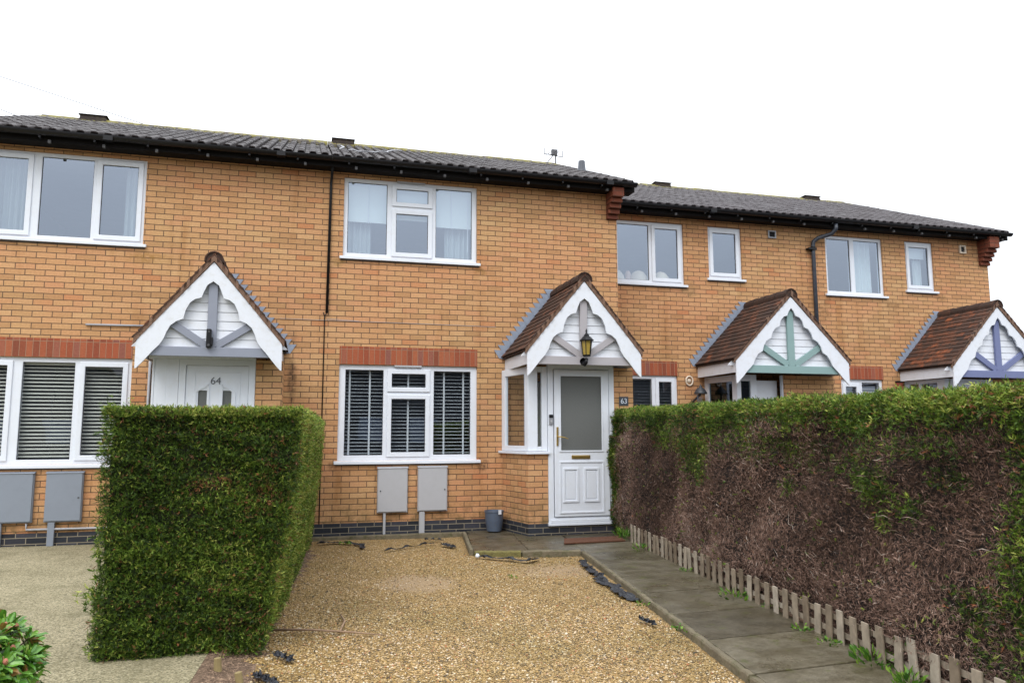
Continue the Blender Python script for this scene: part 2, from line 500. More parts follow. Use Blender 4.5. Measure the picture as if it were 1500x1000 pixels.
def porch_tile_mat():
    m, t, b = new_mat('porch_plain_tile', 0.8, spec=0.3)
    pos = N(t, 'ShaderNodeNewGeometry').outputs['Position']
    at = N(t, 'ShaderNodeAttribute'); at.attribute_name = 'tint'
    r = ramp(t, [(0, (0.028, 0.016, 0.014)), (0.35, (0.062, 0.031, 0.022)), (0.65, (0.105, 0.046, 0.028)), (0.9, (0.18, 0.060, 0.028)), (1, (0.26, 0.080, 0.032))])
    t.links.new(at.outputs['Fac'], r.inputs[0])
    n = noise(t, pos, 14, 5, 0.7)
    c = mix(t, maprange(t, n, 0.4, 0.66), r.outputs[0], (0.038, 0.028, 0.022))
    n2 = noise(t, pos, 30, 3, 0.7)
    c = mix(t, maprange(t, n2, 0.70, 0.76, 0.0, 0.8), c, (0.16, 0.17, 0.10))
    t.links.new(c, b.inputs['Base Color'])
    bump(t, b, n2, 0.004)
    return m


M['porch_tile'] = porch_tile_mat()
M['verge'] = plain('porch_verge_mortar', (0.21, 0.125, 0.085), 0.9, var=0.35, scale=30, bmp=0.01, bscale=60, dirt=(0.05, 0.035, 0.025), dirtamt=0.8)


def tint_mat(name, stops, rough=0.6, spec=0.3, noisev=0.35, nscale=5.0, interp='LINEAR', trans=0.0, moss=None):
    m, t, b = new_mat(name, rough, spec=spec)
    pos = N(t, 'ShaderNodeNewGeometry').outputs['Position']
    at = N(t, 'ShaderNodeAttribute'); at.attribute_name = 'tint'
    r = ramp(t, stops, interp)
    t.links.new(at.outputs['Fac'], r.inputs[0])
    n = noise(t, pos, nscale, 3, 0.6)
    c = mix(t, maprange(t, n, 0.35, 0.65, noisev, 0.0), r.outputs[0], mix(t, 1.0, r.outputs[0], (0.45, 0.45, 0.45), 'MULTIPLY'))
    if moss:
        nm = noise(t, pos, moss[1], 4, 0.65)
        c = mix(t, maprange(t, nm, moss[2], moss[3], 0.0, moss[4]), c, mix(t, 1.0, c, moss[0], 'MULTIPLY'))
    t.links.new(c, b.inputs['Base Color'])
    if trans:
        tr = N(t, 'ShaderNodeBsdfTranslucent'); t.links.new(c, tr.inputs[0])
        mx = N(t, 'ShaderNodeMixShader'); mx.inputs[0].default_value = trans
        out = t.nodes['Material Output']
        t.links.new(b.outputs[0], mx.inputs[1]); t.links.new(tr.outputs[0], mx.inputs[2]); t.links.new(mx.outputs[0], out.inputs[0])
    return m


M['leaf'] = tint_mat('conifer_foliage', [(0, (0.012, 0.022, 0.006)), (0.25, (0.038, 0.074, 0.012)), (0.5, (0.092, 0.170, 0.018)), (0.7, (0.20, 0.30, 0.035)), (0.84, (0.42, 0.45, 0.10)), (0.87, (0.16, 0.10, 0.05)), (0.94, (0.24, 0.12, 0.06)), (1, (0.42, 0.15, 0.07))], 0.55, 0.3, 0.25, 4.0, trans=0.15)
M['dead'] = tint_mat('dead_twigs', [(0, (0.045, 0.031, 0.025)), (0.3, (0.13, 0.076, 0.055)), (0.55, (0.27, 0.165, 0.125)), (0.8, (0.42, 0.285, 0.225)), (1, (0.56, 0.48, 0.41))], 0.85, 0.2, 0.3, 3.0)
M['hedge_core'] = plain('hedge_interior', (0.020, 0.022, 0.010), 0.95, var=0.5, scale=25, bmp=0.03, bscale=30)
M['dead_core'] = plain('dead_hedge_interior', (0.018, 0.012, 0.010), 0.95, var=0.5, scale=25, bmp=0.03, bscale=30)
M['pebble'] = tint_mat('pea_gravel', [(0, (0.035, 0.03, 0.025)), (0.16, (0.12, 0.08, 0.035)), (0.38, (0.26, 0.16, 0.052)), (0.62, (0.39, 0.25, 0.088)), (0.8, (0.49, 0.34, 0.17)), (0.92, (0.66, 0.57, 0.44)), (0.96, (0.34, 0.11, 0.04)), (1, (0.40, 0.15, 0.05))], 0.5, 0.4, 0.2, 1.2, moss=((0.60, 0.62, 0.42), 0.9, 0.44, 0.64, 0.8))
M['shrub'] = tint_mat('glossy_leaf', [(0, (0.025, 0.08, 0.015)), (0.35, (0.07, 0.20, 0.02)), (0.7, (0.17, 0.36, 0.04)), (0.9, (0.24, 0.26, 0.04)), (1, (0.22, 0.07, 0.03))], 0.3, 0.5, 0.1, 20, trans=0.12)
M['bud'] = plain('pink_flower_bud', (0.42, 0.15, 0.10), 0.7, var=0.3, scale=60, bmp=0.004, bscale=250)
M['weed'] = tint_mat('weed_leaf', [(0, (0.03, 0.10, 0.012)), (0.5, (0.08, 0.20, 0.02)), (1, (0.20, 0.32, 0.04))], 0.5, 0.3, 0.1, 10, trans=0.15)


def ground_mat(name, lo, hi, scale, extra=None, rough=0.9, bmp=0.01, speck=None, big=None):
    m, t, b = new_mat(name, rough, spec=0.3)
    pos = N(t, 'ShaderNodeNewGeometry').outputs['Position']
    n = noise(t, pos, scale, 5, 0.7)
    c = mix(t, maprange(t, n, 0.3, 0.7), lo, hi)
    if speck:
        v = N(t, 'ShaderNodeTexVoronoi'); v.inputs['Scale'].default_value = speck[0]; t.links.new(pos, v.inputs['Vector'])
        sepc = N(t, 'ShaderNodeSeparateColor'); t.links.new(v.outputs['Color'], sepc.inputs[0])
        r = ramp(t, speck[1]); t.links.new(sepc.outputs[0], r.inputs[0])
        c = mix(t, speck[2], c, r.outputs[0])
    if extra:
        ne = noise(t, pos, extra[0], 5, 0.65)
        c = mix(t, maprange(t, ne, extra[2], extra[3], 0, extra[4]), c, extra[1])
    if big:
        nb = noise(t, pos, big[0], 3, 0.5)
        c = mix(t, maprange(t, nb, 0.35, 0.65, 0, big[2]), c, mix(t, 1.0, c, big[1], 'MULTIPLY'))
    t.links.new(c, b.inputs['Base Color'])
    h = v.outputs['Distance'] if speck else n
    bump(t, b, h, bmp)
    return m


M['gravel_bed'] = ground_mat('gravel_bed', (0.14, 0.09, 0.04), (0.28, 0.18, 0.08), 60, rough=0.8, bmp=0.008,
                             speck=(110, [(0, (0.05, 0.035, 0.02)), (0.3, (0.22, 0.14, 0.045)), (0.7, (0.40, 0.25, 0.09)), (1, (0.55, 0.44, 0.27))], 0.8))
_t = M['gravel_bed'].node_tree; _b = _t.nodes['Principled BSDF']; _src = _b.inputs['Base Color'].links[0].from_socket
_pos = N(_t, 'ShaderNodeNewGeometry').outputs['Position']; _sp = N(_t, 'ShaderNodeSeparateXYZ'); _t.links.new(_pos, _sp.inputs[0]); _nz = noise(_t, _pos, 9, 4, 0.6)
for (_cx, _cy, _rx, _ry, _am) in ((1.07, -3.35, .42, .50, 1.0), (2.50, -3.1, .5, .5, .8)):      # bare trodden sand
    _dx = mathn(_t, 'DIVIDE', mathn(_t, 'SUBTRACT', _sp.outputs[0], _cx), _rx); _dy = mathn(_t, 'DIVIDE', mathn(_t, 'SUBTRACT', _sp.outputs[1], _cy), _ry)
    _q = mathn(_t, 'SUBTRACT', 1.0, mathn(_t, 'ADD', mathn(_t, 'MULTIPLY', _dx, _dx), mathn(_t, 'MULTIPLY', _dy, _dy)), clamp=True)
    _q = mathn(_t, 'MULTIPLY', mathn(_t, 'MULTIPLY', _q, maprange(_t, _nz, 0.3, 0.6, 1.0, 2.2)), _am, clamp=True)
    _src = mix(_t, mathn(_t, 'MULTIPLY', _q, 0.8), _src, (0.35, 0.25, 0.15))
_t.links.new(_src, _b.inputs['Base Color'])
M['drive'] = ground_mat('pale_resin_gravel', (0.21, 0.178, 0.112), (0.34, 0.292, 0.188), 55, rough=0.9, bmp=0.004,
                        speck=(115, [(0, (0.09, 0.085, 0.05)), (0.5, (0.30, 0.26, 0.155)), (1, (0.54, 0.48, 0.33))], 0.8), extra=(3.0, (0.15, 0.135, 0.07), 0.50, 0.70, 0.6), big=(0.9, (0.74, 0.74, 0.70), 0.9))
M['ground'] = ground_mat('tarmac_ground', (0.05, 0.05, 0.048), (0.08, 0.08, 0.075), 30)
M['dirt'] = ground_mat('bark_dirt', (0.13, 0.085, 0.055), (0.27, 0.18, 0.12), 35, bmp=0.02, speck=(70, [(0, (0.06, 0.038, 0.025)), (0.6, (0.20, 0.13, 0.085)), (1, (0.40, 0.27, 0.18))], 0.6))


def slab_mat():
    m, t, b = new_mat('wet_concrete_slab', 0.5, spec=0.5)
    pos = N(t, 'ShaderNodeNewGeometry').outputs['Position']
    at = N(t, 'ShaderNodeAttribute'); at.attribute_name = 'tint'
    n = noise(t, pos, 4, 5, 0.7); n2 = noise(t, pos, 70, 4, 0.7); n3 = noise(t, pos, 2.2, 4, 0.6)
    c = mix(t, at.outputs['Fac'], (0.074, 0.061, 0.041), (0.168, 0.147, 0.107))
    c = mix(t, maprange(t, n, 0.42, 0.60), c, mix(t, 1.0, c, (0.55, 0.52, 0.44), 'MULTIPLY'))
    n5 = noise(t, pos, 22, 5, 0.75)
    c = mix(t, maprange(t, n5, 0.45, 0.65), c, mix(t, 1.0, c, (0.68, 0.66, 0.6), 'MULTIPLY'))
    c = mix(t, maprange(t, n2, 0.5, 0.72, 0, 0.7), c, (0.19, 0.17, 0.12))
    nm = noise(t, pos, 7, 5, 0.7)
    c = mix(t, maprange(t, nm, 0.57, 0.66, 0, 0.8), c, (0.085, 0.09, 0.025))
    n4 = noise(t, pos, 260, 2, 0.6)
    c = mix(t, maprange(t, n4, 0.35, 0.7), mix(t, 1.0, c, (0.6, 0.6, 0.6), 'MULTIPLY'), mix(t, 1.0, c, (1.4, 1.38, 1.3), 'MULTIPLY'))
    t.links.new(c, b.inputs['Base Color'])
    t.links.new(maprange(t, n3, 0.35, 0.65, 0.22, 0.6), b.inputs['Roughness'])
    bump(t, b, n2, 0.004)
    return m


M['slab'] = slab_mat()
M['kerb'] = plain('mossy_concrete_edging', (0.15, 0.125, 0.08), 0.85, var=0.5, scale=5, bmp=0.008, bscale=50, dirt=(0.055, 0.06, 0.012), dirtamt=1.0)
M['kerb_moss'] = plain('yellow_mossy_edging', (0.17, 0.15, 0.05), 0.9, var=0.4, scale=12, bmp=0.008, bscale=60, dirt=(0.07, 0.06, 0.03), dirtamt=0.9)
M['fencewood'] = tint_mat('weathered_picket', [(0, (0.19, 0.145, 0.10)), (0.5, (0.31, 0.255, 0.19)), (1, (0.44, 0.385, 0.31))], 0.85, 0.2, 0.6, 14)
M['mat_coir'] = plain('coir_doormat', (0.125, 0.05, 0.025), 0.95, var=0.3, scale=20, bmp=0.01, bscale=200)
M['opp'] = plain('far_brick', (0.065, 0.065, 0.07), 0.9, var=0.4, scale=.5)
M['opp_roof'] = plain('far_roof', (0.07, 0.06, 0.06), 0.8)

# ------------------------------------------------------------------ main dimensions
S = 0.893                   # the right pair of houses stands this far back
G0 = (0, -10.68, 1.3165)


# ------------------------------------------------------------------ window builder
def window(house, fx0, fx1, fz0, fz1, y, cells, glassmat='glass', recess=0.035, sill=True, name='window'):
    """cells: (x0,x1,z0,z1,kind) kind 'fixed' or 'sash'; frame bars fill the rest"""
    yf = y + recess
    f = MB(); f.holed(fx0, fx1, fz0, fz1, [c[:4] for c in cells], yf, yf + 0.07)
    fr = f.build(name, M['upvc'], house, bevel=0.004)
    gl = MB(); ga = MB()
    for (a, b, c, d, k) in cells:
        if k == 'sash':
            sa = MB()
            e = 0.048
            sa.holed(a - 0.014, b + 0.014, c - 0.014, d + 0.014, [(a + e, b - e, c + e, d - e)], yf - 0.018, yf + 0.03)
            sa.build('sash', M['upvc'], fr, bevel=0.006)
            ga.holed(a + e - 0.002, b - e + 0.002, c + e - 0.002, d - e + 0.002, [(a + e + .006, b - e - .006, c + e + .006, d - e - .006)], yf + 0.004, yf + 0.012)
            gl.add([(a + e, yf + 0.010, c + e), (b - e, yf + 0.010, c + e), (b - e, yf + 0.010, d - e), (a + e, yf + 0.010, d - e)], [(0, 1, 2, 3)])
        else:
            ga.holed(a - .002, b + .002, c - .002, d + .002, [(a + .007, b - .007, c + .007, d - .007)], yf + 0.018, yf + 0.026)
            gl.add([(a, yf + 0.024, c), (b, yf + 0.024, c), (b, yf + 0.024, d), (a, yf + 0.024, d)], [(0, 1, 2, 3)])
    gl.build('pane', M[glassmat], fr)
    ga.build('gasket', M['gasket'], fr)
    if sill:
        s = MB(); s.hexa([(fx0 - .045, y - .045, fz0 - .048), (fx1 + .045, y - .045, fz0 - .048), (fx1 + .045, y + .033, fz0 - .040), (fx0 - .045, y + .033, fz0 - .040),
                          (fx0 - .045, y - .045, fz0 - .010), (fx1 + .045, y - .045, fz0 - .010), (fx1 + .045, y + .033, fz0 + .003), (fx0 - .045, y + .033, fz0 + .003)])
        s.build('sill', M['upvc'], fr, bevel=0.004)
        d = MB(); d.box(fx0 - .03, fx1 + .03, y - .012, y + .02, fz0 - .064, fz0 - .049)
        d.build('sill_bead', M['gasket'], fr)
    return fr


def venetian(win, x0, x1, z0, z1, y, pitch, depth, tilt, mat, tapes=(), head=True):
    s = MB(); n = int((z1 - z0) / pitch)
    for i in range(n):
        z = z0 + (i + 0.5) * pitch + random.uniform(-.002, .002)
        dy = depth / 2 * math.cos(tilt); dz = depth / 2 * math.sin(tilt)
        a, b = y - dy, y + dy
        s.hexa([(x0, a, z - dz - .001), (x1, a, z - dz - .001), (x1, b, z + dz - .001), (x0, b, z + dz - .001),
                (x0, a, z - dz + .0015), (x1, a, z - dz + .0015), (x1, b, z + dz + .0015), (x0, b, z + dz + .0015)])
    if head:
        s.box(x0, x1, y - .02, y + .03, z1 - .035, z1 + .01)
    o = s.build('blind_slats', mat, win)
    if tapes:
        t = MB()
        for tx in tapes:
            t.box(tx - .012, tx + .012, y - depth / 2 - .006, y - depth / 2 - .003, z0, z1)
        t.build('blind_tape', M['tape'], win)


def sheet(win, name, x0, x1, z0, z1, y, mat, amp=0.02, waves=9):
    s = MB(); n = waves * 8
    vs = []
    for i in range(n + 1):
        u = i / n; x = x0 + (x1 - x0) * u
        yy = y + amp * math.sin(u * waves * 2 * math.pi + math.sin(u * 7) * 1.2)
        vs += [(x, yy, z0), (x, yy + 0.3 * amp, z1)]
    s.add(vs, [(2 * i, 2 * i + 2, 2 * i + 3, 2 * i + 1) for i in range(n)])
    s.build(name, mat, win, smooth=True)


# ------------------------------------------------------------------ roofs
def tiled_slope(mb, x0, x1, ya, za, yb, zb, gauge=0.335, period=0.158, course_up=0.004, flip=1):
    L = math.hypot(yb - ya, zb - za); n = max(1, round(L / gauge))
    dy, dz = (yb - ya) / n, (zb - za) / n
    ln = math.hypot(dy, dz); ny, nz = -dz / ln * 1, dy / ln
    if nz < 0: ny, nz = -ny, -nz
    prof = [(0.0, 0.044), (0.04, 0.056), (0.12, 0.062), (0.40, 0.062), (0.52, 0.056), (0.56, 0.044), (0.58, 0.004), (0.64, 0.0), (0.93, 0.0), (0.98, 0.004)]
    cols = []
    k = int((x1 - x0) / period)
    for i in range(k + 1):
        for (u, h) in prof:
            x = x0 + (i + u) * period
            if x < x1: cols.append((x, h, i))
    cols.append((x1, 0.02, k))
    m = len(cols)
    for c in range(n):
        js = [random.uniform(-.004, .004) for _ in range(k + 2)]
        vs = []
        for (x, h, i) in cols:
            j = js[i // 2]
            lo = h + course_up + j; hi = h * 0.96 + 0.001
            y0 = ya + dy * c; z0 = za + dz * c; y1 = ya + dy * (c + 1.12); z1 = za + dz * (c + 1.12)
            vs += [(x, y0 + ny * (lo - .016), z0 + nz * (lo - .016)), (x, y0 + ny * lo, z0 + nz * lo), (x, y1 + ny * hi, z1 + nz * hi)]
        base = len(mb.v); mb.v.extend(vs)
        tt = [random.random() for _ in range(k + 2)]
        for q in range(m - 1):
            a = base + 3 * q
            f1 = (a, a + 3, a + 4, a + 1); f2 = (a + 1, a + 4, a + 5, a + 2)
            mb.f += [f1, f2]; mb.t += [tt[cols[q][2] // 2]] * 2


def main_roof(house, x0, x1, yo, yr, zr, mat, vents, ridge_x0, ridge_x1):
    """front slope with eave at yo-0.30, ridge at yr; back slope mirrored"""
    ye, ze = yo - 0.30, 5.085
    r = MB(); tiled_slope(r, x0, x1, ye, ze, yr, zr)
    back = 2 * yr - ye
    r.add([(x0, yr, zr), (x1, yr, zr), (x1, back, ze), (x0, back, ze)], [(0, 3, 2, 1)])
    # underside boarding
    r.add([(x0, ye + .03, ze - .03), (x1, ye + .03, ze - .03), (x1, yr, zr - .05), (x0, yr, zr - .05)], [(0, 3, 2, 1)], 0.1)
    ro = r.build('roof', mat, house, smooth=False)
    g = MB(); n = int((ridge_x1 - ridge_x0) / 0.45)
    for i in range(n):
        a = ridge_x0 + (ridge_x1 - ridge_x0) * i / n; b = ridge_x0 + (ridge_x1 - ridge_x0) * (i + 1) / n + .004
        rr = 0.120 + random.uniform(-.006, .006); vs = []
        zz = zr - 0.045 + random.uniform(-.004, .004)
        for x in (a, b):
            for k in range(9):
                an = math.pi * k / 8
                vs.append((x, yr - rr * math.cos(an), zz + rr * math.sin(an)))
        fs = [(k, k + 9, k + 10, k + 1) for k in range(8)] + [tuple(range(8, -1, -1)), tuple(range(9, 18))]
        g.add(vs, fs, random.random())
    g.build('ridge_tiles', M['ridge'], ro, smooth=False)
    for (va, vb) in vents:
        v = MB(); v.hexa([(va, yr - .10, zr + .0), (vb, yr - .10, zr + .0), (vb, yr + .10, zr + .0), (va, yr + .10, zr + .0),
                          (va + .02, yr - .09, zr + .115), (vb - .02, yr - .09, zr + .115), (vb - .02, yr + .09, zr + .115), (va + .02, yr + .09, zr + .115)])
        v.box(va - .01, vb + .01, yr - .11, yr + .11, zr + .115, zr + .128)
        v.build('ridge_vent', M['terra_dark'], ro, bevel=0.006)
    return ro


M['terra_dark'] = plain('dark_ridge_vent', (0.022, 0.012, 0.010), 0.8, dirt=(0.10, 0.09, 0.03), dirtamt=0.4)


def gutter(house, x0, x1, yo, brackets):
    ye = yo - 0.30
    g = MB(); n = 10; vs = []
    prof = [(-.058 * math.cos(math.pi * k / n), -.058 * math.sin(math.pi * k / n)) for k in range(n + 1)]
    inner = [(-.050 * math.cos(math.pi * k / n), -.050 * math.sin(math.pi * k / n)) for k in range(n, -1, -1)]
    pf = prof + inner
    cy, cz = ye - 0.014, 5.098
    for x in (x0, x1):
        for (a, b) in pf: vs.append((x, cy + a, cz + b))
    m = len(pf)
    fs = [(k, k + 1, m + k + 1, m + k) for k in range(m - 1)] + [(m - 1, 0, m, 2 * m - 1), tuple(range(m)), tuple(range(2 * m - 1, m - 1, -1))]
    g.add(vs, fs)
    x = x0 + 1.9
    while x < x1 - 0.5:                       # union joints
        g.box(x, x + .11, cy - .066, cy + .05, cz - .066, cz - .005); x += 2.1
    gu = g.build('gutter', M['black'], house, smooth=False)
    x = brackets
    while x < x1 - .1:
        b = MB(); b.box(x - .012, x + .012, cy - .005, cy + .055, cz - .085, cz - .05); b.build('gutter_bracket', M['black'], gu); x += 0.62
    f = MB(); f.box(x0, x1, ye + .06, ye + .082, 4.985, 5.10)
    f.build('fascia', M['eave_black'], house)
    s = MB(); s.box(x0, x1, ye + .085, yo - .004, 4.995, 5.012)
    s.build('soffit', M['eave_black'], house)
    x = brackets + .1
    while x < x1 - .05:                        # rafter feet under the soffit
        if x > x0 + .05:
            k = MB(); k.box(x - .016, x + .016, ye + .02, ye + .058, 4.962, 5.0); k.build('rafter_foot', M['rafter'], house)
        x += 0.62


M['rafter'] = plain('grey_rafter_end', (0.08, 0.08, 0.085), 0.7)


def corbel(house, x0, x1, yo, z0=4.60):
    c = MB(); n = 4
    for i in range(n):
        c.box(x0 - .004, x1 + .004, yo - .055 * (i + 1), yo + .05, z0 + i * .073, z0 + i * .073 + .064)
        c.box(x0 + .004, x1 - .004, yo - .055 * (i + 1) + .015, yo + .04, z0 + i * .073 + .0645, z0 + i * .073 + .0728)
    c.box(x0 - .004, x1 + .004, yo - .29, yo + .05, z0 + n * .073, 5.03)
    c.build('corbel', M['red_brick'], house, bevel=0.005)


# ------------------------------------------------------------------ porch
def porch(house, cx, yw, hw=0.80, ztip=2.125, zap=3.322, color='pale_grey', sx=1.0, sz=1.0, depth=1.2, rr=0.5):
    """gabled canopy: cx centre, yw wall plane; roof, verge, bargeboard, timbers, cladding, flashing"""
    yf = yw - depth
    def zz(z): return ztip + (z - 2.125) * sz
    zr = zz(3.42); ze = zz(2.42); hx = 0.825 * sx
    # plain tiles
    r = MB(); sl = math.hypot(hx, zr - ze); n = max(8, round(sl / 0.10)); cols = 8
    for side in (-1, 1):
        dx, dz = -side * hx / n, (zr - ze) / n
        L = math.hypot(dx, dz); nx, nz = side * dz / L, abs(dx) / L
        for c in range(n):
            xa = cx + side * hx + dx * c; za = ze + dz * c
            off = 0.5 * (c % 2)
            tw = (depth + 0.03) / cols
            for k in range(-1, cols + 1):
                ya = yf - .03 + (k + off) * tw; yb = ya + tw - .003
                ya = max(ya, yf - .03); yb = min(yb, yw - .002)
                if yb - ya < .01: continue
                j = random.uniform(0, .004); t0 = 0.012; up_ = 0.014 + j
                x2 = xa + dx * 1.35; z2 = za + dz * 1.35
                lo = up_; hi = 0.002
                vs = [(xa + nx * lo, ya, za + nz * lo), (xa + nx * lo, yb, za + nz * lo), (x2 + nx * hi, yb, z2 + nz * hi), (x2 + nx * hi, ya, z2 + nz * hi),
                      (xa + nx * (lo + t0), ya, za + nz * (lo + t0)), (xa + nx * (lo + t0), yb, za + nz * (lo + t0)), (x2 + nx * (hi + t0), yb, z2 + nz * (hi + t0)), (x2 + nx * (hi + t0), ya, z2 + nz * (hi + t0))]
                v = min(1, max(0, random.gauss(0.42, 0.2) + (rr - 0.5) * (0.6 if k > 1 else .2)))
                r.add(vs, [(0, 1, 2, 3), (4, 7, 6, 5), (0, 4, 5, 1), (1, 5, 6, 2), (2, 6, 7, 3), (3, 7, 4, 0)], v)
    # deck under the tiles
    for side in (-1, 1):
        a = (cx + side * hx, ze); b = (cx, zr)
        vs = [(a[0], yf + .0, a[1]), (a[0], yw, a[1]), (b[0], yw, b[1]), (b[0], yf + .0, b[1]), (a[0], yf + .0, a[1] - .02), (a[0], yw, a[1] - .02), (b[0], yw, b[1] - .03), (b[0], yf + .0, b[1] - .03)]
        r.hexa([Vector(q) for q in vs], 0.15)
    ro = r.build('porch_roof', M['porch_tile'], house)
    g = MB(); m = 4
    for i in range(m):
        ya = yf - .035 + (depth + .03) * i / m; yb = yf - .035 + (depth + .03) * (i + 1) / m + .01
        vs = []; ra = 0.105 + .006; rb = 0.098
        for (y, q) in ((ya, ra), (yb, rb)):
            for k in range(9):
                an = math.radians(200) * k / 8 - math.radians(10)
                vs.append((cx + q * math.cos(an), y, zr - 0.05 + q * math.sin(an)))
        for (y, q) in ((ya, ra - .014), (yb, rb - .014)):
            for k in range(9):
                an = math.radians(200) * k / 8 - math.radians(10)
                vs.append((cx + q * math.cos(an), y, zr - 0.05 + q * math.sin(an)))
        fs = [(k, k + 1, k + 10, k + 9) for k in range(8)] + [(k + 18, k + 27, k + 28, k + 19) for k in range(8)] + [(k, k + 18, k + 19, k + 1) for k in range(8)]
        g.add(vs, fs, random.uniform(.1, .5))
        if i == 0:
            g.add([(x_, yf - .022, z_) for (x_, y_, z_) in vs[18:27]], [tuple(range(9))], .3)
    g.build('ridge_tiles', M['porch_tile'], ro, smooth=False)
    v = MB()                                               # mortared verge
    for side in (-1, 1):
        nn = n * 2
        for c in range(nn):
            f0, f1 = c / nn, (c + 1) / nn
            jx = random.uniform(0, .018) * (1 if c % 2 else .3)
            xa, za = cx + side * hx * (1 - f0), ze + (zr - ze) * f0
            xb, zb = cx + side * hx * (1 - f1), ze + (zr - ze) * f1
            v.hexa([(xa, yf - .012 - jx, za - .055), (xa, yf + .012, za - .055), (xb, yf + .012, zb - .055), (xb, yf - .012 - jx, zb - .055),
                    (xa, yf - .018 - jx, za + .020 + jx), (xa, yf + .012, za + .020 + jx), (xb, yf + .012, zb + .020 + jx), (xb, yf - .018 - jx, zb + .020 + jx)])
    v.build('verge', M['verge'], ro)
    # bargeboard
    half = [(0.064, 3.075), (0.10, 2.99), (0.122, 2.924), (0.19, 2.905), (0.245, 2.86), (0.29, 2.765), (0.31, 2.665), (0.385, 2.635), (0.445, 2.585), (0.485, 2.505), (0.51, 2.43), (0.555, 2.355), (0.615, 2.29), (0.675, 2.215), (0.735, 2.14), (0.785, 2.085)]
    if sx > 1.1:                     # the wider pair has more scallops
        half = [(0.035, 3.14), (0.060, 3.075), (0.115, 3.055), (0.155, 3.0), (0.175, 2.915), (0.235, 2.885), (0.275, 2.825), (0.30, 2.74), (0.365, 2.70), (0.405, 2.63), (0.43, 2.545), (0.49, 2.505), (0.535, 2.43), (0.56, 2.36), (0.60, 2.31), (0.65, 2.255), (0.71, 2.175), (0.785, 2.085)]
    ap = (0.0, 3.123 if sx < 1.1 else 3.19)
    # smooth the scallops a little: quadratic subdivision
    inner = [ap] + half
    dense = []
    for i in range(len(inner) - 1):
        dense.append(inner[i])
        dense.append(((inner[i][0] + inner[i + 1][0]) / 2, (inner[i][1] + inner[i + 1][1]) / 2))
    dense.append(inner[-1])
    
    bb = MB()
    for side in (-1, 1):
        di = [(cx + side * x * sx, zz(z)) for x, z in dense]
        # strip between inner curve and outer edge, quads
        npt = len(di); od = []
        for i in range(npt):
            u = i / (npt - 1)
            tot = 0.86
            if u < tot:
                q = u / tot; od.append((cx + side * 0.80 * sx * q, zz(3.352 + (2.405 - 3.352) * q)))
            else:
                q = (u - tot) / (1 - tot); od.append((cx + side * 0.80 * sx, zz(2.405 + (2.08 - 2.405) * q)))
        od[-1] = (cx + side * 0.80 * sx, zz(2.08))
        vs = []
        for y in (yf - .008, yf + .016):
            vs += [(x, y, z) for x, z in di] + [(x, y, z) for x, z in od]
        T = 2 * npt; fs = []
        for i in range(npt - 1):
            a, b, c, d = i, i + 1, npt + i + 1, npt + i
            q = (a, b, c, d) if side == -1 else (a, d, c, b)
            fs.append(q); fs.append(tuple(k + T for k in reversed(q)))
            fs.append((i, i + T, i + 1 + T, i + 1)); fs.append((npt + i, npt + i + 1, npt + i + 1 + T, npt + i + T))
        fs.append((npt - 1, npt - 1 + T, 2 * npt - 1 + T, 2 * npt - 1))
        bb.add(vs, fs)
    bb.build('bargeboard', M['paint'], house)
    # cladding boards stepped behind the timbers
    cl = MB(); y0 = yf + .085; zb0 = zz(2.34); bh = 0.108; k = 0
    while True:
        za = zb0 + k * bh; zb = za + bh
        if zb > zz(3.30): break
        def hwz(z): return max(0.0, (zz(3.37) - z) / (zz(3.37) - ze)) * hx - 0.03
        w1, w2 = hwz(za), hwz(zb)
        cl.hexa([(cx - w1, y0 - .008, za), (cx + w1, y0 - .008, za), (cx + w1, y0 + .012, za), (cx - w1, y0 + .012, za),
                 (cx - w2, y0 - .001, zb - .004), (cx + w2, y0 - .001, zb - .004), (cx + w2, y0 + .012, zb), (cx - w2, y0 + .012, zb)])
        k += 1
    cl.build('gable_cladding', M['paint'], house)
    # timbers
    mt = M[color]; zb = zz(2.235); zt = zz(2.345)
    b = MB(); b.box(cx - .70 * sx, cx + .70 * sx, yf + .025, yf + .075, zb, zt)
    b.build('gable_beam', mt, house, bevel=0.004)
    b = MB(); b.box(cx - .052 * sx ** .5, cx + .052 * sx ** .5, yf + .030, yf + .071, zt + .001, zz(3.16))
    b.build('gable_post', mt, house, bevel=0.004)
    for side in (-1, 1):
        b = MB(); b.bar((cx + side * .05 * sx, yf + .069, zz(2.36)), (cx + side * (.50 if sx < 1.1 else .46) * sx, yf + .069, zz(2.66)), .085 * sx ** .5, .036)
        b.build('gable_brace', mt, house, bevel=0.004)
    # side fascias and ceiling
    for side in (-1, 1):
        f = MB(); xx = cx + side * (hx - .06)
        f.box(min(xx, xx + side * .022), max(xx, xx + side * .022), yf + .022, yw - .003, zz(2.235), zz(2.40))
        f.build('side_fascia', M['paint'], house, bevel=0.003)
    c = MB(); c.box(cx - hx + .055, cx + hx - .055, yf + .078, yw - .004, zz(2.335), zz(2.345))
    c.build('porch_ceiling', M['paint'], house)
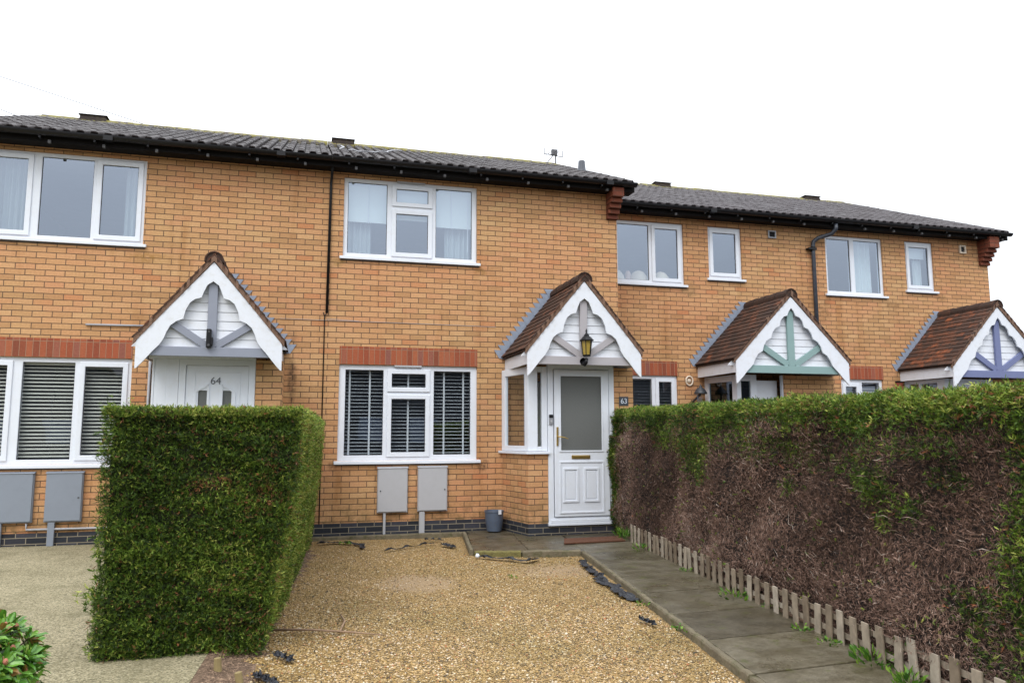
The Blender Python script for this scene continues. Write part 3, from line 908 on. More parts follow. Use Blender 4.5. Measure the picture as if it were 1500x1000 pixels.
    # stepped lead flashing on the wall both sides
    for side in (-1, 1):
        f = MB(); steps = int((zr - ze) / 0.075)
        for i in range(steps + 1):
            f0, f1 = i / (steps + 1), (i + 1) / (steps + 1)
            xa, za = cx + side * hx * (1 - f0) + side * .02, ze + (zr - ze) * f0 + .0
            xb, zb_ = cx + side * hx * (1 - f1) + side * .02, ze + (zr - ze) * f1 + .0
            y = yw - .006 - .003 * (i % 2)
            tx = xa + side * .075; tz = zb_ + .045
            pts = [(xa - side * .06, y, za - .02), (xa + side * .028, y - .004, za - .005), (tx + side * .03, y - .004, tz), (xb + side * .022, y - .004, tz - .004), (xb - side * .06, y, zb_ - .02)]
            if side == 1: pts = pts[::-1]
            n5 = len(pts); back = [(p[0], yw - .001, p[2]) for p in pts]
            f.add(pts + back, [tuple(range(n5))[::-1] if side == -1 else tuple(range(n5))[::-1]] + [(q, (q + 1) % n5, n5 + (q + 1) % n5, n5 + q) for q in range(n5)])
        f.build('lead_flashing', M['lead'], house)
    return ro


# ------------------------------------------------------------------ house shell
def shell(house, x0, x1, y0, holes, yr, zr, depth_back, left_wall=True, right_wall=True, soldiers=()):
    wl = MB()
    wl.holed(x0, x1, 0.15, 5.05, holes, y0, y0 + .12)
    if right_wall:
        poly = [(y0 + .12, 0.15), (depth_back, 0.15), (depth_back, 5.05), (yr, zr - .08), (y0 + .12, 5.05)]
        n = len(poly); vs = [(x1, y, z) for y, z in poly] + [(x1 - .12, y, z) for y, z in poly]
        wl.add(vs, [tuple(range(n)), tuple(range(2 * n - 1, n - 1, -1))] + [(i, i + n, (i + 1) % n + n, (i + 1) % n) for i in range(n)])
    if left_wall:
        poly = [(y0 + .12, 0.15), (depth_back, 0.15), (depth_back, 5.05), (yr, zr - .08), (y0 + .12, 5.05)]
        n = len(poly); vs = [(x0, y, z) for y, z in poly] + [(x0 + .12, y, z) for y, z in poly]
        wl.add(vs, [tuple(range(n))[::-1], tuple(range(n, 2 * n))] + [(i, (i + 1) % n, (i + 1) % n + n, i + n) for i in range(n)])
    wl.add([(x0 + .12, depth_back - .01, 0.15), (x1 - .12, depth_back - .01, 0.15), (x1 - .12, depth_back - .01, 5.05), (x0 + .12, depth_back - .01, 5.05)], [(3, 2, 1, 0)])
    wl.build('wall', M['brick'], house)
    pl = MB()
    pl.box(x0, x1, y0 - .006, y0 + .12, -0.05, 0.15)
    if right_wall: pl.box(x1 - .12, x1 + .006, y0 + .121, depth_back, -0.05, 0.15)
    pl.build('plinth', M['blue_brick'], house)
    if soldiers:
        so_ = MB()
        for (a, b, c, d) in soldiers: so_.box(a, b, y0 - .003, y0 + .03, c, d)
        so_.build('soldier_course', M['red_soldier'], house, uvrot=True)
    rm = MB()          # floors, ceilings and partition
    for z in (0.10, 2.52):
        rm = MB(); rm.box(x0 + .13, x1 - .13, y0 + .13, y0 + 4.2, z, z + .05); rm.build('floor', M['carpet'], house)
    pt = MB(); pt.box(x0 + .13, x1 - .13, y0 + 4.2, y0 + 4.25, 0.15, 5.0)
    pt.box(x0 + .13, x0 + .15, y0 + .13, y0 + 4.2, 0.15, 5.0); pt.box(x1 - .15, x1 - .13, y0 + .13, y0 + 4.2, 0.15, 5.0)
    pt.box(x0 + .13, x1 - .13, y0 + .13, y0 + 4.2, 4.98, 5.02)
    pt.build('room_lining', M['plaster'], house)


def text_mesh(name, s, size, mat, parent, loc, ext=0.003):
    cu = bpy.data.curves.new(name, 'FONT'); cu.body = s; cu.size = size; cu.extrude = ext; cu.align_x = 'CENTER'; cu.align_y = 'CENTER'
    tmp = bpy.data.objects.new(name + '_src', cu); COL.objects.link(tmp)
    dg = bpy.context.evaluated_depsgraph_get(); dg.update()
    me = bpy.data.meshes.new_from_object(tmp.evaluated_get(dg))
    bpy.data.objects.remove(tmp)
    R = Matrix.Translation(Vector(loc)) @ Matrix.Rotation(math.radians(90), 4, 'X')
    me.transform(R); me.materials.clear(); me.materials.append(mat)
    o = bpy.data.objects.new(name, me); COL.objects.link(o); attach(o, parent)
    return o


HG = 'brick terraced houses in the row'

# ================================================================== HOUSE with grey-blue gable (left)
hA = thing('terraced_house', (-2.0, 0, 0), 'buff brick terraced house at the left end with grey-blue gable timbers and white slatted blinds', 'house', HG)
uA = (-3.965, -2.095, 3.80, 4.935); lA = (-4.04, -2.14, 0.975, 2.295)
shell(hA, -4.35, 0.30, 0.0, [uA, lA, (-1.66, -0.75, 0.15, 2.12)], 3.38, 6.65, 7.0, True, False, [(lA[0], lA[1], 2.298, 2.535)])
wA = window(hA, *uA, 0, [(-3.91, -3.44, 3.85, 4.885, 'sash'), (-3.335, -2.73, 3.85, 4.885, 'fixed'), (-2.675, -2.15, 3.85, 4.885, 'sash')], 'glass_up')
sheet(wA, 'curtain', -3.90, -3.50, 3.6, 4.9, .22, M['net'], .025, 6); sheet(wA, 'curtain', -2.38, -2.12, 3.6, 4.9, .22, M['net'], .025, 4)
wB = window(hA, *lA, 0, [(-3.985, -3.50, 1.03, 2.235, 'sash'), (-3.385, -2.80, 1.03, 2.235, 'fixed'), (-2.73, -2.20, 1.03, 2.235, 'sash')])
venetian(wB, -4.0, -3.46, 1.0, 2.24, .135, .046, .040, math.radians(33), M['slat_white'])
venetian(wB, -3.40, -2.79, 1.0, 2.24, .135, .046, .040, math.radians(33), M['slat_white'])
venetian(wB, -2.75, -2.18, 1.0, 2.24, .135, .046, .040, math.radians(33), M['slat_white'])
roA = main_roof(hA, -4.45, 0.27, 0.0, 3.38, 6.65, M['roof_a'], [(-3.85, -3.42)], -4.42, 0.27)
gutter(hA, -4.45, 0.27, 0.0, -3.9)
porch(hA, -1.075, 0.0, color='grey_blue')
# porch body
b = MB(); b.box(-0.585, -0.27, -.80, -.69, 0.15, 2.235); b.box(-0.38, -0.27, -.689, -.002, 0.15, 2.235)
b.build('porch_wall', M['brick'], hA)
b = MB(); b.box(-1.88, -1.77, -.80, -.002, 0.15, 1.0); b.build('porch_wall', M['brick'], hA)
b = MB(); b.box(-1.885, -0.265, -.806, -.002, -0.05, 0.149); b.build('porch_plinth', M['blue_brick'], hA)
b = MB(); b.box(-1.76, -1.735, -.79, -.745, .15, 2.235); b.box(-1.735, -1.60, -.784, -.75, .15, 2.235); b.box(-1.60, -1.465, -.787, -.75, .15, 2.235)
b.build('porch_panel', M['upvc'], hA, bevel=0.004)
b = MB(); b.holed(-1.462, -0.588, 0.15, 2.235, [(-1.385, -0.665, .16, 2.165)], -.79, -.735)
df = b.build('front_door', M['upvc'], hA, bevel=0.006)
b = MB(); b.holed(-1.383, -0.667, .165, 2.162, [(-1.24, -1.14, 1.15, 1.86), (-0.96, -0.86, 1.15, 1.86)], -.775, -.74)
dl = b.build('door_leaf', M['upvc'], df, bevel=0.004)
b = MB(); b.holed(-1.29, -0.76, 1.0, 2.09, [(-1.278, -0.772, 1.012, 2.078)], -.783, -.774)
for s_ in (-1, 1):
    xi, xo = -1.05 + s_ * .075, -1.05 + s_ * .225
    b.bar((xi, -.775, 1.935), (xo, -.775, 1.845), .028, .012); b.bar((xo, -.775, 1.845), (xo, -.775, 1.12), .028, .012); b.bar((xi, -.775, 1.935), (xi, -.775, 1.12), .028, .012)
b.build('door_moulding', M['upvc'], df, bevel=0.003)
b = MB(); b.box(-1.24, -1.14, -.755, -.75, 1.15, 1.86); b.box(-0.96, -0.86, -.755, -.75, 1.15, 1.86); b.build('door_pane', M['frost'], df)
b = MB(); b.hexa([(-1.24, -.772, 1.83), (-1.17, -.772, 1.90), (-1.17, -.745, 1.90), (-1.24, -.745, 1.83), (-1.24, -.772, 1.87), (-1.2, -.772, 1.91), (-1.2, -.745, 1.91), (-1.24, -.745, 1.87)])
text_mesh('house_number', '64', 0.125, M['grey_number'], df, (-1.045, -.779, 1.975))
# white fascia trim at the top of the opening
b = MB(); b.box(-1.80, -0.59, -.80, -.70, 2.236, 2.33); b.build('porch_head', M['paint'], hA)
# pipes and cables fixed to this house
b = MB(); b.tube([(-2.70, -.018, 2.72), (-1.90, -.018, 2.725)], .013); b.build('conduit', M['pipe_grey'], hA, smooth=True)
b = MB(); b.tube([(-1.925, -.022, 2.42), (-1.925, -.022, 0.4)], .018); b.build('waste_pipe', M['pipe_grey'], hA, smooth=True)
b = MB(); b.tube([(.285, -.20, 4.99), (.28, -.05, 4.90), (.275, -.032, 4.8), (.262, -.032, 2.98)], .019, 8)
b.tube([(.262, -.02, 2.99), (.235, -.012, 2.93), (.235, -.010, .15)], .0075, 6); b.tube([(.215, -.012, 2.99), (.235, -.012, 2.93)], .006, 6)
b.build('service_cable', M['black'], hA, smooth=True)
b = MB(); b.tube([(-3.20, -.03, .27), (-3.20, -.03, .197), (-2.2, -.03, .192), (-1.9, -.03, .192)], .013); b.build('heating_pipe', M['pipe_grey'], hA, smooth=True)

# ================================================================== HOUSE 63 (centre)
hB = thing('terraced_house', (2.4, 0, 0), 'buff brick terraced house in the middle with white half-glazed door and grey tiled porch gable', 'house', HG)
uB = (0.458, 2.372, 3.80, 4.935); lB = (0.448, 2.38, 0.975, 2.285)
shell(hB, 0.301, 4.575, 0.0, [uB, lB, (3.25, 4.05, .15, 2.1)], 3.38, 6.65, 7.0, False, True, [(0.448, 2.38, 2.288, 2.535)])
wC = window(hB, *uB, 0, [(.515, 1.065, 3.855, 4.88, 'fixed'), (1.145, 1.70, 4.585, 4.875, 'sash'), (1.145, 1.70, 3.85, 4.51, 'sash'), (1.765, 2.30, 3.855, 4.88, 'fixed')], 'glass_up')
for (a, c_) in ((.49, 1.09), (1.12, 1.72), (1.75, 2.32)):
    b = MB(); b.box(a, c_, .13, .133, 4.33 if a != 1.12 else 4.40, 4.93); b.build('roller_blind', M['blind'], wC)
sheet(wC, 'curtain', .50, .86, 3.55, 4.5, .24, M['net'], .025, 5); sheet(wC, 'curtain', 1.93, 2.31, 3.55, 4.5, .24, M['net'], .025, 5)
b = MB(); b.tube([(2.255, .118, 4.8), (2.255, .118, 3.98)], .005, 6); b.tube([(.81, .12, 4.9), (.81, .12, 4.32)], .007, 6); b.tube([(2.01, .12, 4.9), (2.01, .12, 4.32)], .007, 6)
b.build('blind_cord', M['tape'], wC)
b = MB(); b.box(1.20, 1.60, -.004, .03, 4.915, 4.935); b.build('trickle_vent', M['meter_pale'], wC)
wD = window(hB, *lB, 0, [(.535, 1.055, 1.045, 2.215, 'fixed'), (1.12, 1.69, 1.93, 2.215, 'sash'), (1.12, 1.69, 1.035, 1.865, 'sash'), (1.76, 2.29, 1.045, 2.215, 'fixed')])
venetian(wD, .50, 1.09, 1.0, 2.25, .15, .049, .046, math.radians(11), M['slat_dark'], (.60, .875))
venetian(wD, 1.12, 1.70, 1.0, 2.25, .15, .049, .046, math.radians(11), M['slat_dark'], (1.41,))
venetian(wD, 1.73, 2.32, 1.0, 2.25, .15, .049, .046, math.radians(11), M['slat_dark'], (1.92, 2.20))
b = MB(); b.box(1.20, 1.58, -.004, .03, 2.262, 2.284); b.build('trickle_vent', M['meter_pale'], wD)
roB = main_roof(hB, 0.28, 4.75, 0.0, 3.38, 6.65, M['roof_a'], [(0.36, 0.76)], 0.28, 4.70)
gutter(hB, 0.275, 4.78, 0.0, .5)
corbel(hB, 4.41, 4.583, 0.0)
porch(hB, 3.575, 0.0, color='pale_grey')
# porch body: brick below the side glazing, brick nib right of the door
b = MB()
b.add([(2.735, -.002, .15), (2.900, -.80, .15), (3.175, -.80, .15), (3.175, -.70, .15), (2.99, -.70, .15), (2.85, -.002, .15),
       (2.735, -.002, 1.06), (2.900, -.80, 1.06), (3.175, -.80, 1.06), (3.175, -.70, 1.06), (2.99, -.70, 1.06), (2.85, -.002, 1.06)],
      [(0, 1, 7, 6), (1, 2, 8, 7), (2, 3, 9, 8), (3, 4, 10, 9), (4, 5, 11, 10), (6, 7, 10, 11), (7, 8, 9, 10)])
b.build('porch_wall', M['brick'], hB); b = MB()
b.box(4.142, 4.43, -.80, -.69, .15, 2.235); b.box(4.32, 4.43, -.689, -.002, .15, 2.235)
b.build('porch_wall', M['brick'], hB)
b = MB()
b.add([(2.728, -.002, -.05), (2.894, -.807, -.05), (4.437, -.807, -.05), (4.437, -.002, -.05), (2.728, -.002, .149), (2.894, -.807, .149), (4.437, -.807, .149), (4.437, -.002, .149)],
      [(0, 1, 5, 4), (1, 2, 6, 5), (2, 3, 7, 6), (4, 5, 6, 7)])
b.build('porch_plinth', M['blue_brick'], hB)
# side glazing
def sv(u, z, o=0.0):     # point along the slanted porch side, u 0..1 from the wall to the corner
    return (2.745 + .16 * u - o, -.005 - .78 * u, z)
b = MB()
def sbar(u0, u1, z0, z1, o0=-.045, o1=.006, m=b):
    m.hexa([sv(u0, z0, o1), sv(u1, z0, o1), sv(u1, z0, o0), sv(u0, z0, o0), sv(u0, z1, o1), sv(u1, z1, o1), sv(u1, z1, o0), sv(u0, z1, o0)])
sbar(0, .13, 1.10, 2.235); sbar(.88, 1.0, 1.10, 2.235); sbar(.131, .879, 1.10, 1.17); sbar(.131, .879, 2.14, 2.235)
b.box(2.905, 3.035, -.796, -.72, 1.10, 2.235); b.box(3.036, 3.096, -.79, -.73, 1.10, 1.16); b.box(3.036, 3.096, -.79, -.73, 2.16, 2.235); b.box(3.097, 3.174, -.79, -.73, 1.10, 2.235)
pw = b.build('porch_window', M['upvc'], hB, bevel=0.005)
b = MB(); b.add([sv(.13, 1.17, -.02), sv(.88, 1.17, -.02), sv(.88, 2.14, -.02), sv(.13, 2.14, -.02)], [(0, 1, 2, 3)])
b.add([(3.036, -.76, 1.16), (3.096, -.76, 1.16), (3.096, -.76, 2.16), (3.036, -.76, 2.16)], [(0, 1, 2, 3)])
b.build('pane', M['glass_porch'], pw)
b = MB()
b.add([(2.69, .0, 1.062), (2.862, -.85, 1.062), (3.195, -.85, 1.062), (3.195, -.72, 1.062), (2.83, -.003, 1.062), (2.69, .0, 1.095), (2.862, -.85, 1.095), (3.195, -.85, 1.095), (3.195, -.72, 1.098), (2.83, -.003, 1.098)],
      [(4, 3, 2, 1, 0), (5, 6, 7, 8, 9), (0, 1, 6, 5), (1, 2, 7, 6), (2, 3, 8, 7), (3, 4, 9, 8)])
b.build('sill', M['upvc'], pw, bevel=0.003)
# door
b = MB(); b.holed(3.178, 4.138, .155, 2.275, [(3.252, 4.060, .225, 2.205)], -.815, -.745); b.box(3.165, 4.150, -.845, -.75, .118, .154)
dB = b.build('front_door', M['upvc'], hB, bevel=0.006)
b = MB(); b.holed(3.262, 4.050, .232, 2.198, [(3.345, 3.945, 1.10, 2.115), ], -.832, -.78)
b.build('door_leaf', M['upvc'], dB, bevel=0.008)
b = MB(); b.holed(3.33, 3.96, 1.085, 2.13, [(3.352, 3.938, 1.107, 2.108)], -.842, -.831)
b.holed(3.325, 3.965, .275, .965, [(3.347, 3.943, .297, .943)], -.842, -.831)
for a in (3.375, 3.672):
    b.holed(a, a + .22, .42, .875, [(a + .028, a + .192, .448, .847)], -.845, -.831)
    b.box(a + .045, a + .175, -.838, -.831, .465, .83)
b.box(3.20, 4.11, -.835, -.816, .157, .195)
b.build('door_moulding', M['upvc'], dB, bevel=0.004)
b = MB(); b.box(3.345, 3.945, -.812, -.800, 1.10, 2.115); b.build('door_pane', M['frost'], dB)
b = MB(); b.box(3.50, 3.765, -.841, -.832, .993, 1.043); b.box(3.515, 3.75, -.846, -.8405, 1.0, 1.034); b.build('letter_box', M['brass'], dB, bevel=0.003)
b = MB(); b.box(3.288, 3.314, -.845, -.8325, 1.17, 1.42); b.tube([(3.301, -.845, 1.292), (3.301, -.885, 1.292), (3.33, -.893, 1.29), (3.40, -.893, 1.275), (3.435, -.888, 1.262)], [.008, .008, .009, .008, .006], 8)
b.build('door_handle', M['brass'], dB, bevel=0.002)
b = MB(); b.tube([(1.0 * -.9 + 4.9 - 4.35 + .0, -.012, 2.885), (1.6, -.010, 2.878), (2.65, -.012, 2.87)], .0025, 6); b.tube([(.26, -.012, 2.905), (.70, -.011, 2.885)], .0025, 6)
b.build('wall_cable', M['pipe_grey'], hB)
b = MB(); b.box(3.27, 4.03, .02, .06, .16, 2.08); b.build('inner_door', M['inner_door'], hB, bevel=0.004)

# ================================================================== HOUSE teal gable (right pair, left)
hC = thing('terraced_house', (6.7, S, 0), 'set-back buff brick terraced house with teal porch timbers and dark downpipe', 'house', HG)
zu0, zu1 = 3.835, 4.895
w1 = (4.93, 6.186, zu0, zu1); w2 = (6.655, 7.305, 3.985, zu1); g1 = (5.13, 6.0, 1.25, 2.285)
shell(hC, 4.70, 8.74, S, [w1, w2, g1, (7.0, 7.42, .15, 2.1)], 5.10, 7.01, 9.2, True, False, [(5.13, 6.0, 2.288, 2.525)])
wE = window(hC, *w1, S, [(4.985, 5.55, zu0 + .055, zu1 - .055, 'fixed'), (5.615, 6.13, zu0 + .055, zu1 - .055, 'sash')], 'glass_up')
wF = window(hC, *w2, S, [(6.71, 7.25, 4.04, zu1 - .055, 'sash')], 'glass_up')
wG = window(hC, *g1, S, [(5.185, 5.545, 1.3, 2.23, 'fixed'), (5.62, 5.945, 1.3, 2.23, 'sash')])
venetian(wG, 5.17, 5.96, 1.3, 2.25, S + .15, .05, .03, math.radians(5), M['slat_dark'])
roC = main_roof(hC, 4.60, 8.74, S, 5.10, 7.01, M['roof_b'], [(7.70, 8.12)], 4.60, 8.74)
gutter(hC, 4.62, 8.74, S, 5.2)
porch(hC, 7.385, S, sx=1.27, sz=1.085, ztip=2.14, color='teal', rr=.5)
b = MB(); b.box(7.47, 8.42, S - .80, S - .70, .15, 2.26); b.box(8.31, 8.42, S - .699, S - .002, .15, 2.26); b.build('porch_wall', M['brick'], hC); b = MB(); b.box(6.46, 7.0, S - .80, S - .70, .15, 1.06)
b.add([(6.45, S - .002, .15), (6.60, S - .80, .15), (6.70, S - .80, .15), (6.55, S - .002, .15), (6.45, S - .002, 1.06), (6.60, S - .80, 1.06), (6.70, S - .80, 1.06), (6.55, S - .002, 1.06)], [(0, 1, 5, 4), (4, 5, 6, 7)])
b.build('porch_wall', M['brick'], hC)
b = MB(); b.box(6.44, 8.43, S - .806, S - .002, -.05, .149); b.build('porch_plinth', M['blue_brick'], hC)
b = MB(); x0_, y0_ = 6.50, S
def sw(u, z, o=0.0): return (6.50 + .13 * u - o, S - .005 - .78 * u, z)
for (u0, u1, z0, z1) in ((0, .12, 1.1, 2.26), (.86, 1.0, 1.1, 2.26), (.121, .859, 2.16, 2.26), (.121, .859, 1.1, 1.16)):
    b.hexa([sw(u0, z0, .006), sw(u1, z0, .006), sw(u1, z0, -.045), sw(u0, z0, -.045), sw(u0, z1, .006), sw(u1, z1, .006), sw(u1, z1, -.045), sw(u0, z1, -.045)])
b.box(6.636, 6.70, S - .79, S - .73, 1.1, 2.26); b.box(6.87, 6.98, S - .79, S - .73, 1.1, 2.26); b.box(6.701, 6.869, S - .79, S - .73, 2.16, 2.26)
pwC = b.build('porch_window', M['upvc'], hC, bevel=0.004)
M['teal_glass'] = glass_mat('dark_teal_glazing', (0.10, 0.20, 0.19), 0.05)
b = MB(); b.add([sw(.12, 1.16, -.02), sw(.86, 1.16, -.02), sw(.86, 2.16, -.02), sw(.12, 2.16, -.02)], [(0, 1, 2, 3)]); b.add([(6.70, S - .76, 1.1), (6.87, S - .76, 1.1), (6.87, S - .76, 2.16), (6.70, S - .76, 2.16)], [(0, 1, 2, 3)])
b.build('pane', M['teal_glass'], pwC)
b = MB(); b.hexa([(7.0, S - .70, .16), (7.44, S - .66, .16), (7.44, S - .62, .16), (7.0, S - .66, .16), (7.0, S - .70, 2.18), (7.44, S - .66, 2.18), (7.44, S - .62, 2.18), (7.0, S - .66, 2.18)])
b.box(7.445, 7.469, S - .79, S - .73, .15, 2.26)
b.build('front_door', M['upvc'], hC, bevel=0.004)
b = MB(); dpx = 8.715
b.tube([(9.03, S - .30, 5.02), (9.03, S - .30, 4.93), (9.0, S - .22, 4.86), (8.80, S - .10, 4.80), (8.725, S - .07, 4.74), (8.715, S - .06, 4.66), (8.715, S - .06, 0.1)], .036, 12)
dp = b.build('downpipe', M['downpipe'], hC, smooth=True)
b = MB(); b.box(8.60, 8.76, S - .105, S - .01, 4.585, 4.615); b.tube([(8.715, S - .06, 4.57), (8.715, S - .06, 4.64)], .045, 12); b.build('pipe_clip', M['black'], dp); b = MB(); b.tube([(8.715, S - .06, 2.9), (8.715, S - .06, 2.96)], .044, 12)
b.build('pipe_clip', M['black'], dp)

# ================================================================== HOUSE periwinkle gable (right end)
hD = thing('terraced_house', (10.7, S, 0), 'buff brick end-of-terrace house on the far right with blue-purple porch timbers', 'house', HG)
w3 = (9.016, 10.25, zu0 - .01, zu1); w4 = (10.755, 11.39, 3.965, zu1); g2 = (9.20, 10.09, 1.25, 2.285)
shell(hD, 8.741, 12.66, S, [w3, w4, g2], 5.10, 7.01, 9.2, False, True, [(9.20, 10.10, 2.288, 2.525)])
wH = window(hD, *w3, S, [(9.07, 9.56, zu0 + .045, zu1 - .055, 'fixed'), (9.65, 10.195, zu0 + .045, zu1 - .055, 'fixed')], 'glass_up')
sheet(wH, 'curtain', 9.68, 10.16, 3.7, 4.9, S + .22, M['blind'], .03, 4)
wI = window(hD, *w4, S, [(10.81, 11.335, 4.02, zu1 - .055, 'sash')], 'glass_up')
b = MB(); b.box(10.85, 11.30, S + .14, S + .143, 4.60, 4.9); b.build('roller_blind', M['blind'], wI)
sheet(wI, 'curtain', 11.10, 11.30, 3.9, 4.6, S + .22, M['blind'], .02, 3)
wJ = window(hD, *g2, S, [(9.26, 9.58, 1.3, 2.20, 'sash'), (9.66, 10.03, 1.3, 2.23, 'fixed')])
venetian(wJ, 9.25, 10.04, 1.3, 2.25, S + .15, .05, .045, math.radians(15), M['slat_white'])
roD = main_roof(hD, 8.741, 12.90, S, 5.10, 7.01, M['roof_b'], [(11.72, 12.16)], 8.741, 12.86)
gutter(hD, 8.741, 12.93, S, 8.95)
corbel(hD, 12.45, 12.668, S, 4.52)
porch(hD, 11.47, S, sx=1.27, sz=1.085, ztip=2.14, color='periwinkle', rr=.95)
b = MB(); b.box(11.72, 12.52, S - .80, S - .70, .15, 2.26); b.box(12.41, 12.52, S - .699, S - .002, .15, 2.26); b.build('porch_wall', M['brick'], hD); b = MB(); b.box(10.54, 11.1, S - .80, S - .70, .15, 1.06); b.build('porch_wall', M['brick'], hD)
b = MB(); b.box(10.5, 12.53, S - .806, S - .002, -.05, .149); b.build('porch_plinth', M['blue_brick'], hD)
b = MB()
def sx_(u, z, o=0.0): return (10.55 + .13 * u - o, S - .005 - .78 * u, z)
for (u0, u1, z0, z1) in ((0, .10, 1.1, 2.26), (.82, 1.0, 1.1, 2.26), (.101, .819, 2.20, 2.26), (.101, .819, 1.1, 1.16), (.36, .40, 1.161, 2.199)):
    b.hexa([sx_(u0, z0, .006), sx_(u1, z0, .006), sx_(u1, z0, -.045), sx_(u0, z0, -.045), sx_(u0, z1, .006), sx_(u1, z1, .006), sx_(u1, z1, -.045), sx_(u0, z1, -.045)])
b.box(10.69, 10.76, S - .79, S - .73, 1.1, 2.26)
pwD = b.build('porch_window', M['upvc'], hD, bevel=0.004)
b = MB(); b.add([sx_(.10, 1.16, -.02), sx_(.82, 1.16, -.02), sx_(.82, 2.2, -.02), sx_(.10, 2.2, -.02)], [(0, 1, 2, 3)]); b.build('pane', M['glass_porch'], pwD)
b = MB(); b.box(10.80, 11.72, S - .78, S - .73, .15, 2.26); b.build('front_door', M['upvc'], hD, bevel=0.004)


# ================================================================== things fixed to or standing by the houses
def meter_box(x0, x1, z0, z1, mat, label, pipe_w, pipe_x, lockright):
    t = thing('meter_box', ((x0 + x1) / 2, 0, z0), label, 'meter box', 'utility meter boxes on the front walls')
    b = MB(); b.box(x0 + .004, x1 - .004, -.045, -.002, z0 + .004, z1 - .004); b.build('frame', mat, t, bevel=0.004)
    b = MB(); b.box(x0 + .012, x1 - .014, -.062, -.0455, z0 + .018, z1 - .010); b.hexa([(x0 - .002, -.070, z1 - .018), (x1 + .002, -.070, z1 - .018), (x1 + .002, -.004, z1 - .006), (x0 - .002, -.004, z1 - .006), (x0 - .002, -.070, z1 - .008), (x1 + .002, -.070, z1 - .008), (x1 + .002, -.004, z1 + .008), (x0 - .002, -.004, z1 + .008)])
    d = b.build('door', mat, t, bevel=0.005)
    lx = x1 - .045 if lockright else x0 + .045
    b = MB(); b.tube([(lx, -.063, (z0 + z1) / 2 - .01), (lx, -.069, (z0 + z1) / 2 - .01)], .010, 12); b.build('lock', M['gasket'], d)
    b = MB(); b.box(pipe_x - pipe_w / 2, pipe_x + pipe_w / 2, -.048, -.008, -.01, z0 + .003); b.build('pipe_cover', mat, t, bevel=0.004)


meter_box(.985, 1.405, .27, .885, M['meter_pale'], 'left of the two pale grey meter boxes below the middle window, lock on its left', .034, 1.09, False)
meter_box(1.535, 1.955, .275, .890, M['meter_pale'], 'pale grey meter box nearest the flower pot, lock on its right', .075, 1.60, True)
meter_box(-3.60, -3.14, .275, .882, M['meter_blue'], 'blue-grey meter box cut by the left edge of the photo', .075, -3.50, False)
meter_box(-3.02, -2.60, .275, .882, M['meter_blue'], 'blue-grey meter box beside the left hedge, under the slatted blinds', .075, -2.93, True)

# wall lantern on the porch gable post
lx, ly, lz = 3.578, -1.255, 2.36
t = thing('wall_lantern', (lx, ly, 2.25), 'black coach lantern with amber glass on the middle porch gable', 'lantern')
b = MB(); b.lathe((lx, ly, lz), [(.050, .0), (.070, 0.185)], 6); b.build('glass', M['amber'], t)
b = MB()
for k in range(6):
    a = 2 * math.pi * k / 6
    b.tube([(lx + .052 * math.cos(a), ly + .052 * math.sin(a), lz - .0), (lx + .072 * math.cos(a), ly + .072 * math.sin(a), lz + .19)], .006, 5)
b.lathe((lx, ly, lz), [(.054, -.02), (.060, .0), (.02, -.001)], 6)
b.build('cage', M['black'], t)
b = MB(); b.lathe((lx, ly, lz), [(.094, .185), (.096, .195), (.058, .235), (.036, .25), (.036, .265), (.016, .28), (.010, .31), (.014, .32), (.003, .35)], 12); b.build('cap', M['black'], t)
b = MB(); b.tube([(lx - .02, -1.17, lz - .10), (lx - .02, ly + .03, lz - .12), (lx - .01, ly, lz - .10), (lx, ly, lz - .045)], [.035, .03, .025, .018], 10); b.tube([(lx - .02, -1.175, lz - .08), (lx - .02, -1.15, lz - .08)], .05, 14)
b.build('bracket', M['black'], t, smooth=True)

# security light on the left porch
t = thing('security_camera', (-1.085, -1.20, 2.32), 'slim black camera light fixed on the grey-blue gable post', 'security camera')
b = MB(); b.box(-1.125, -1.07, -1.235, -1.172, 2.335, 2.555); b.box(-1.075, -1.05, -1.245, -1.18, 2.36, 2.46); b.build('body', M['black'], t, bevel=0.01)
b = MB(); b.tube([(-1.095, -1.236, 2.365), (-1.095, -1.242, 2.365)], .014, 12); b.tube([(-1.095, -1.236, 2.52), (-1.095, -1.240, 2.52)], .010, 12); b.build('lens', M['gasket'], t)

t = thing('video_doorbell', (3.215, -.82, 1.45), 'silver video doorbell with black top on the white door frame', 'doorbell')
b = MB(); b.box(3.188, 3.243, -.838, -.816, 1.452, 1.54); b.build('body', M['steel'], t, bevel=0.006)
b = MB(); b.box(3.188, 3.243, -.840, -.816, 1.541, 1.588); b.build('camera_window', M['black'], t, bevel=0.006)
b = MB(); b.tube([(3.215, -.838, 1.50), (3.215, -.842, 1.50)], .014, 14); b.build('button', M['meter_pale'], t)

t = thing('house_number_plaque', (4.285, -.80, 1.70), 'small slate plaque reading 63 on the brick beside the middle door', 'number sign')
pz = 1.775
b = MB(); b.box(4.215, 4.355, -.812, -.801, pz - .06, pz + .065); b.build('plaque', M['slate'], t, bevel=0.004)
text_mesh('numerals', '63', 0.10, M['pale_number'], t, (4.285, -.814, pz))

t = thing('wall_lantern', (6.31, S, 1.90), 'grey domed wall lamp half hidden by the right hedge beside the teal porch', 'lantern')
b = MB(); b.lathe((6.33, S - .16, 1.98), [(.11, 0), (.105, .02), (.07, .08), (.03, .11), (.012, .14), (.003, .17)], 16); b.build('cap', M['slate'], t, smooth=True)
b = MB(); b.lathe((6.33, S - .16, 1.76), [(.05, 0), (.075, .215)], 8); b.build('glass', M['glass_porch'], t)
b = MB(); b.tube([(6.27, S, 1.86), (6.27, S - .10, 1.9), (6.33, S - .16, 1.975)], .018, 8); b.build('bracket', M['slate'], t)

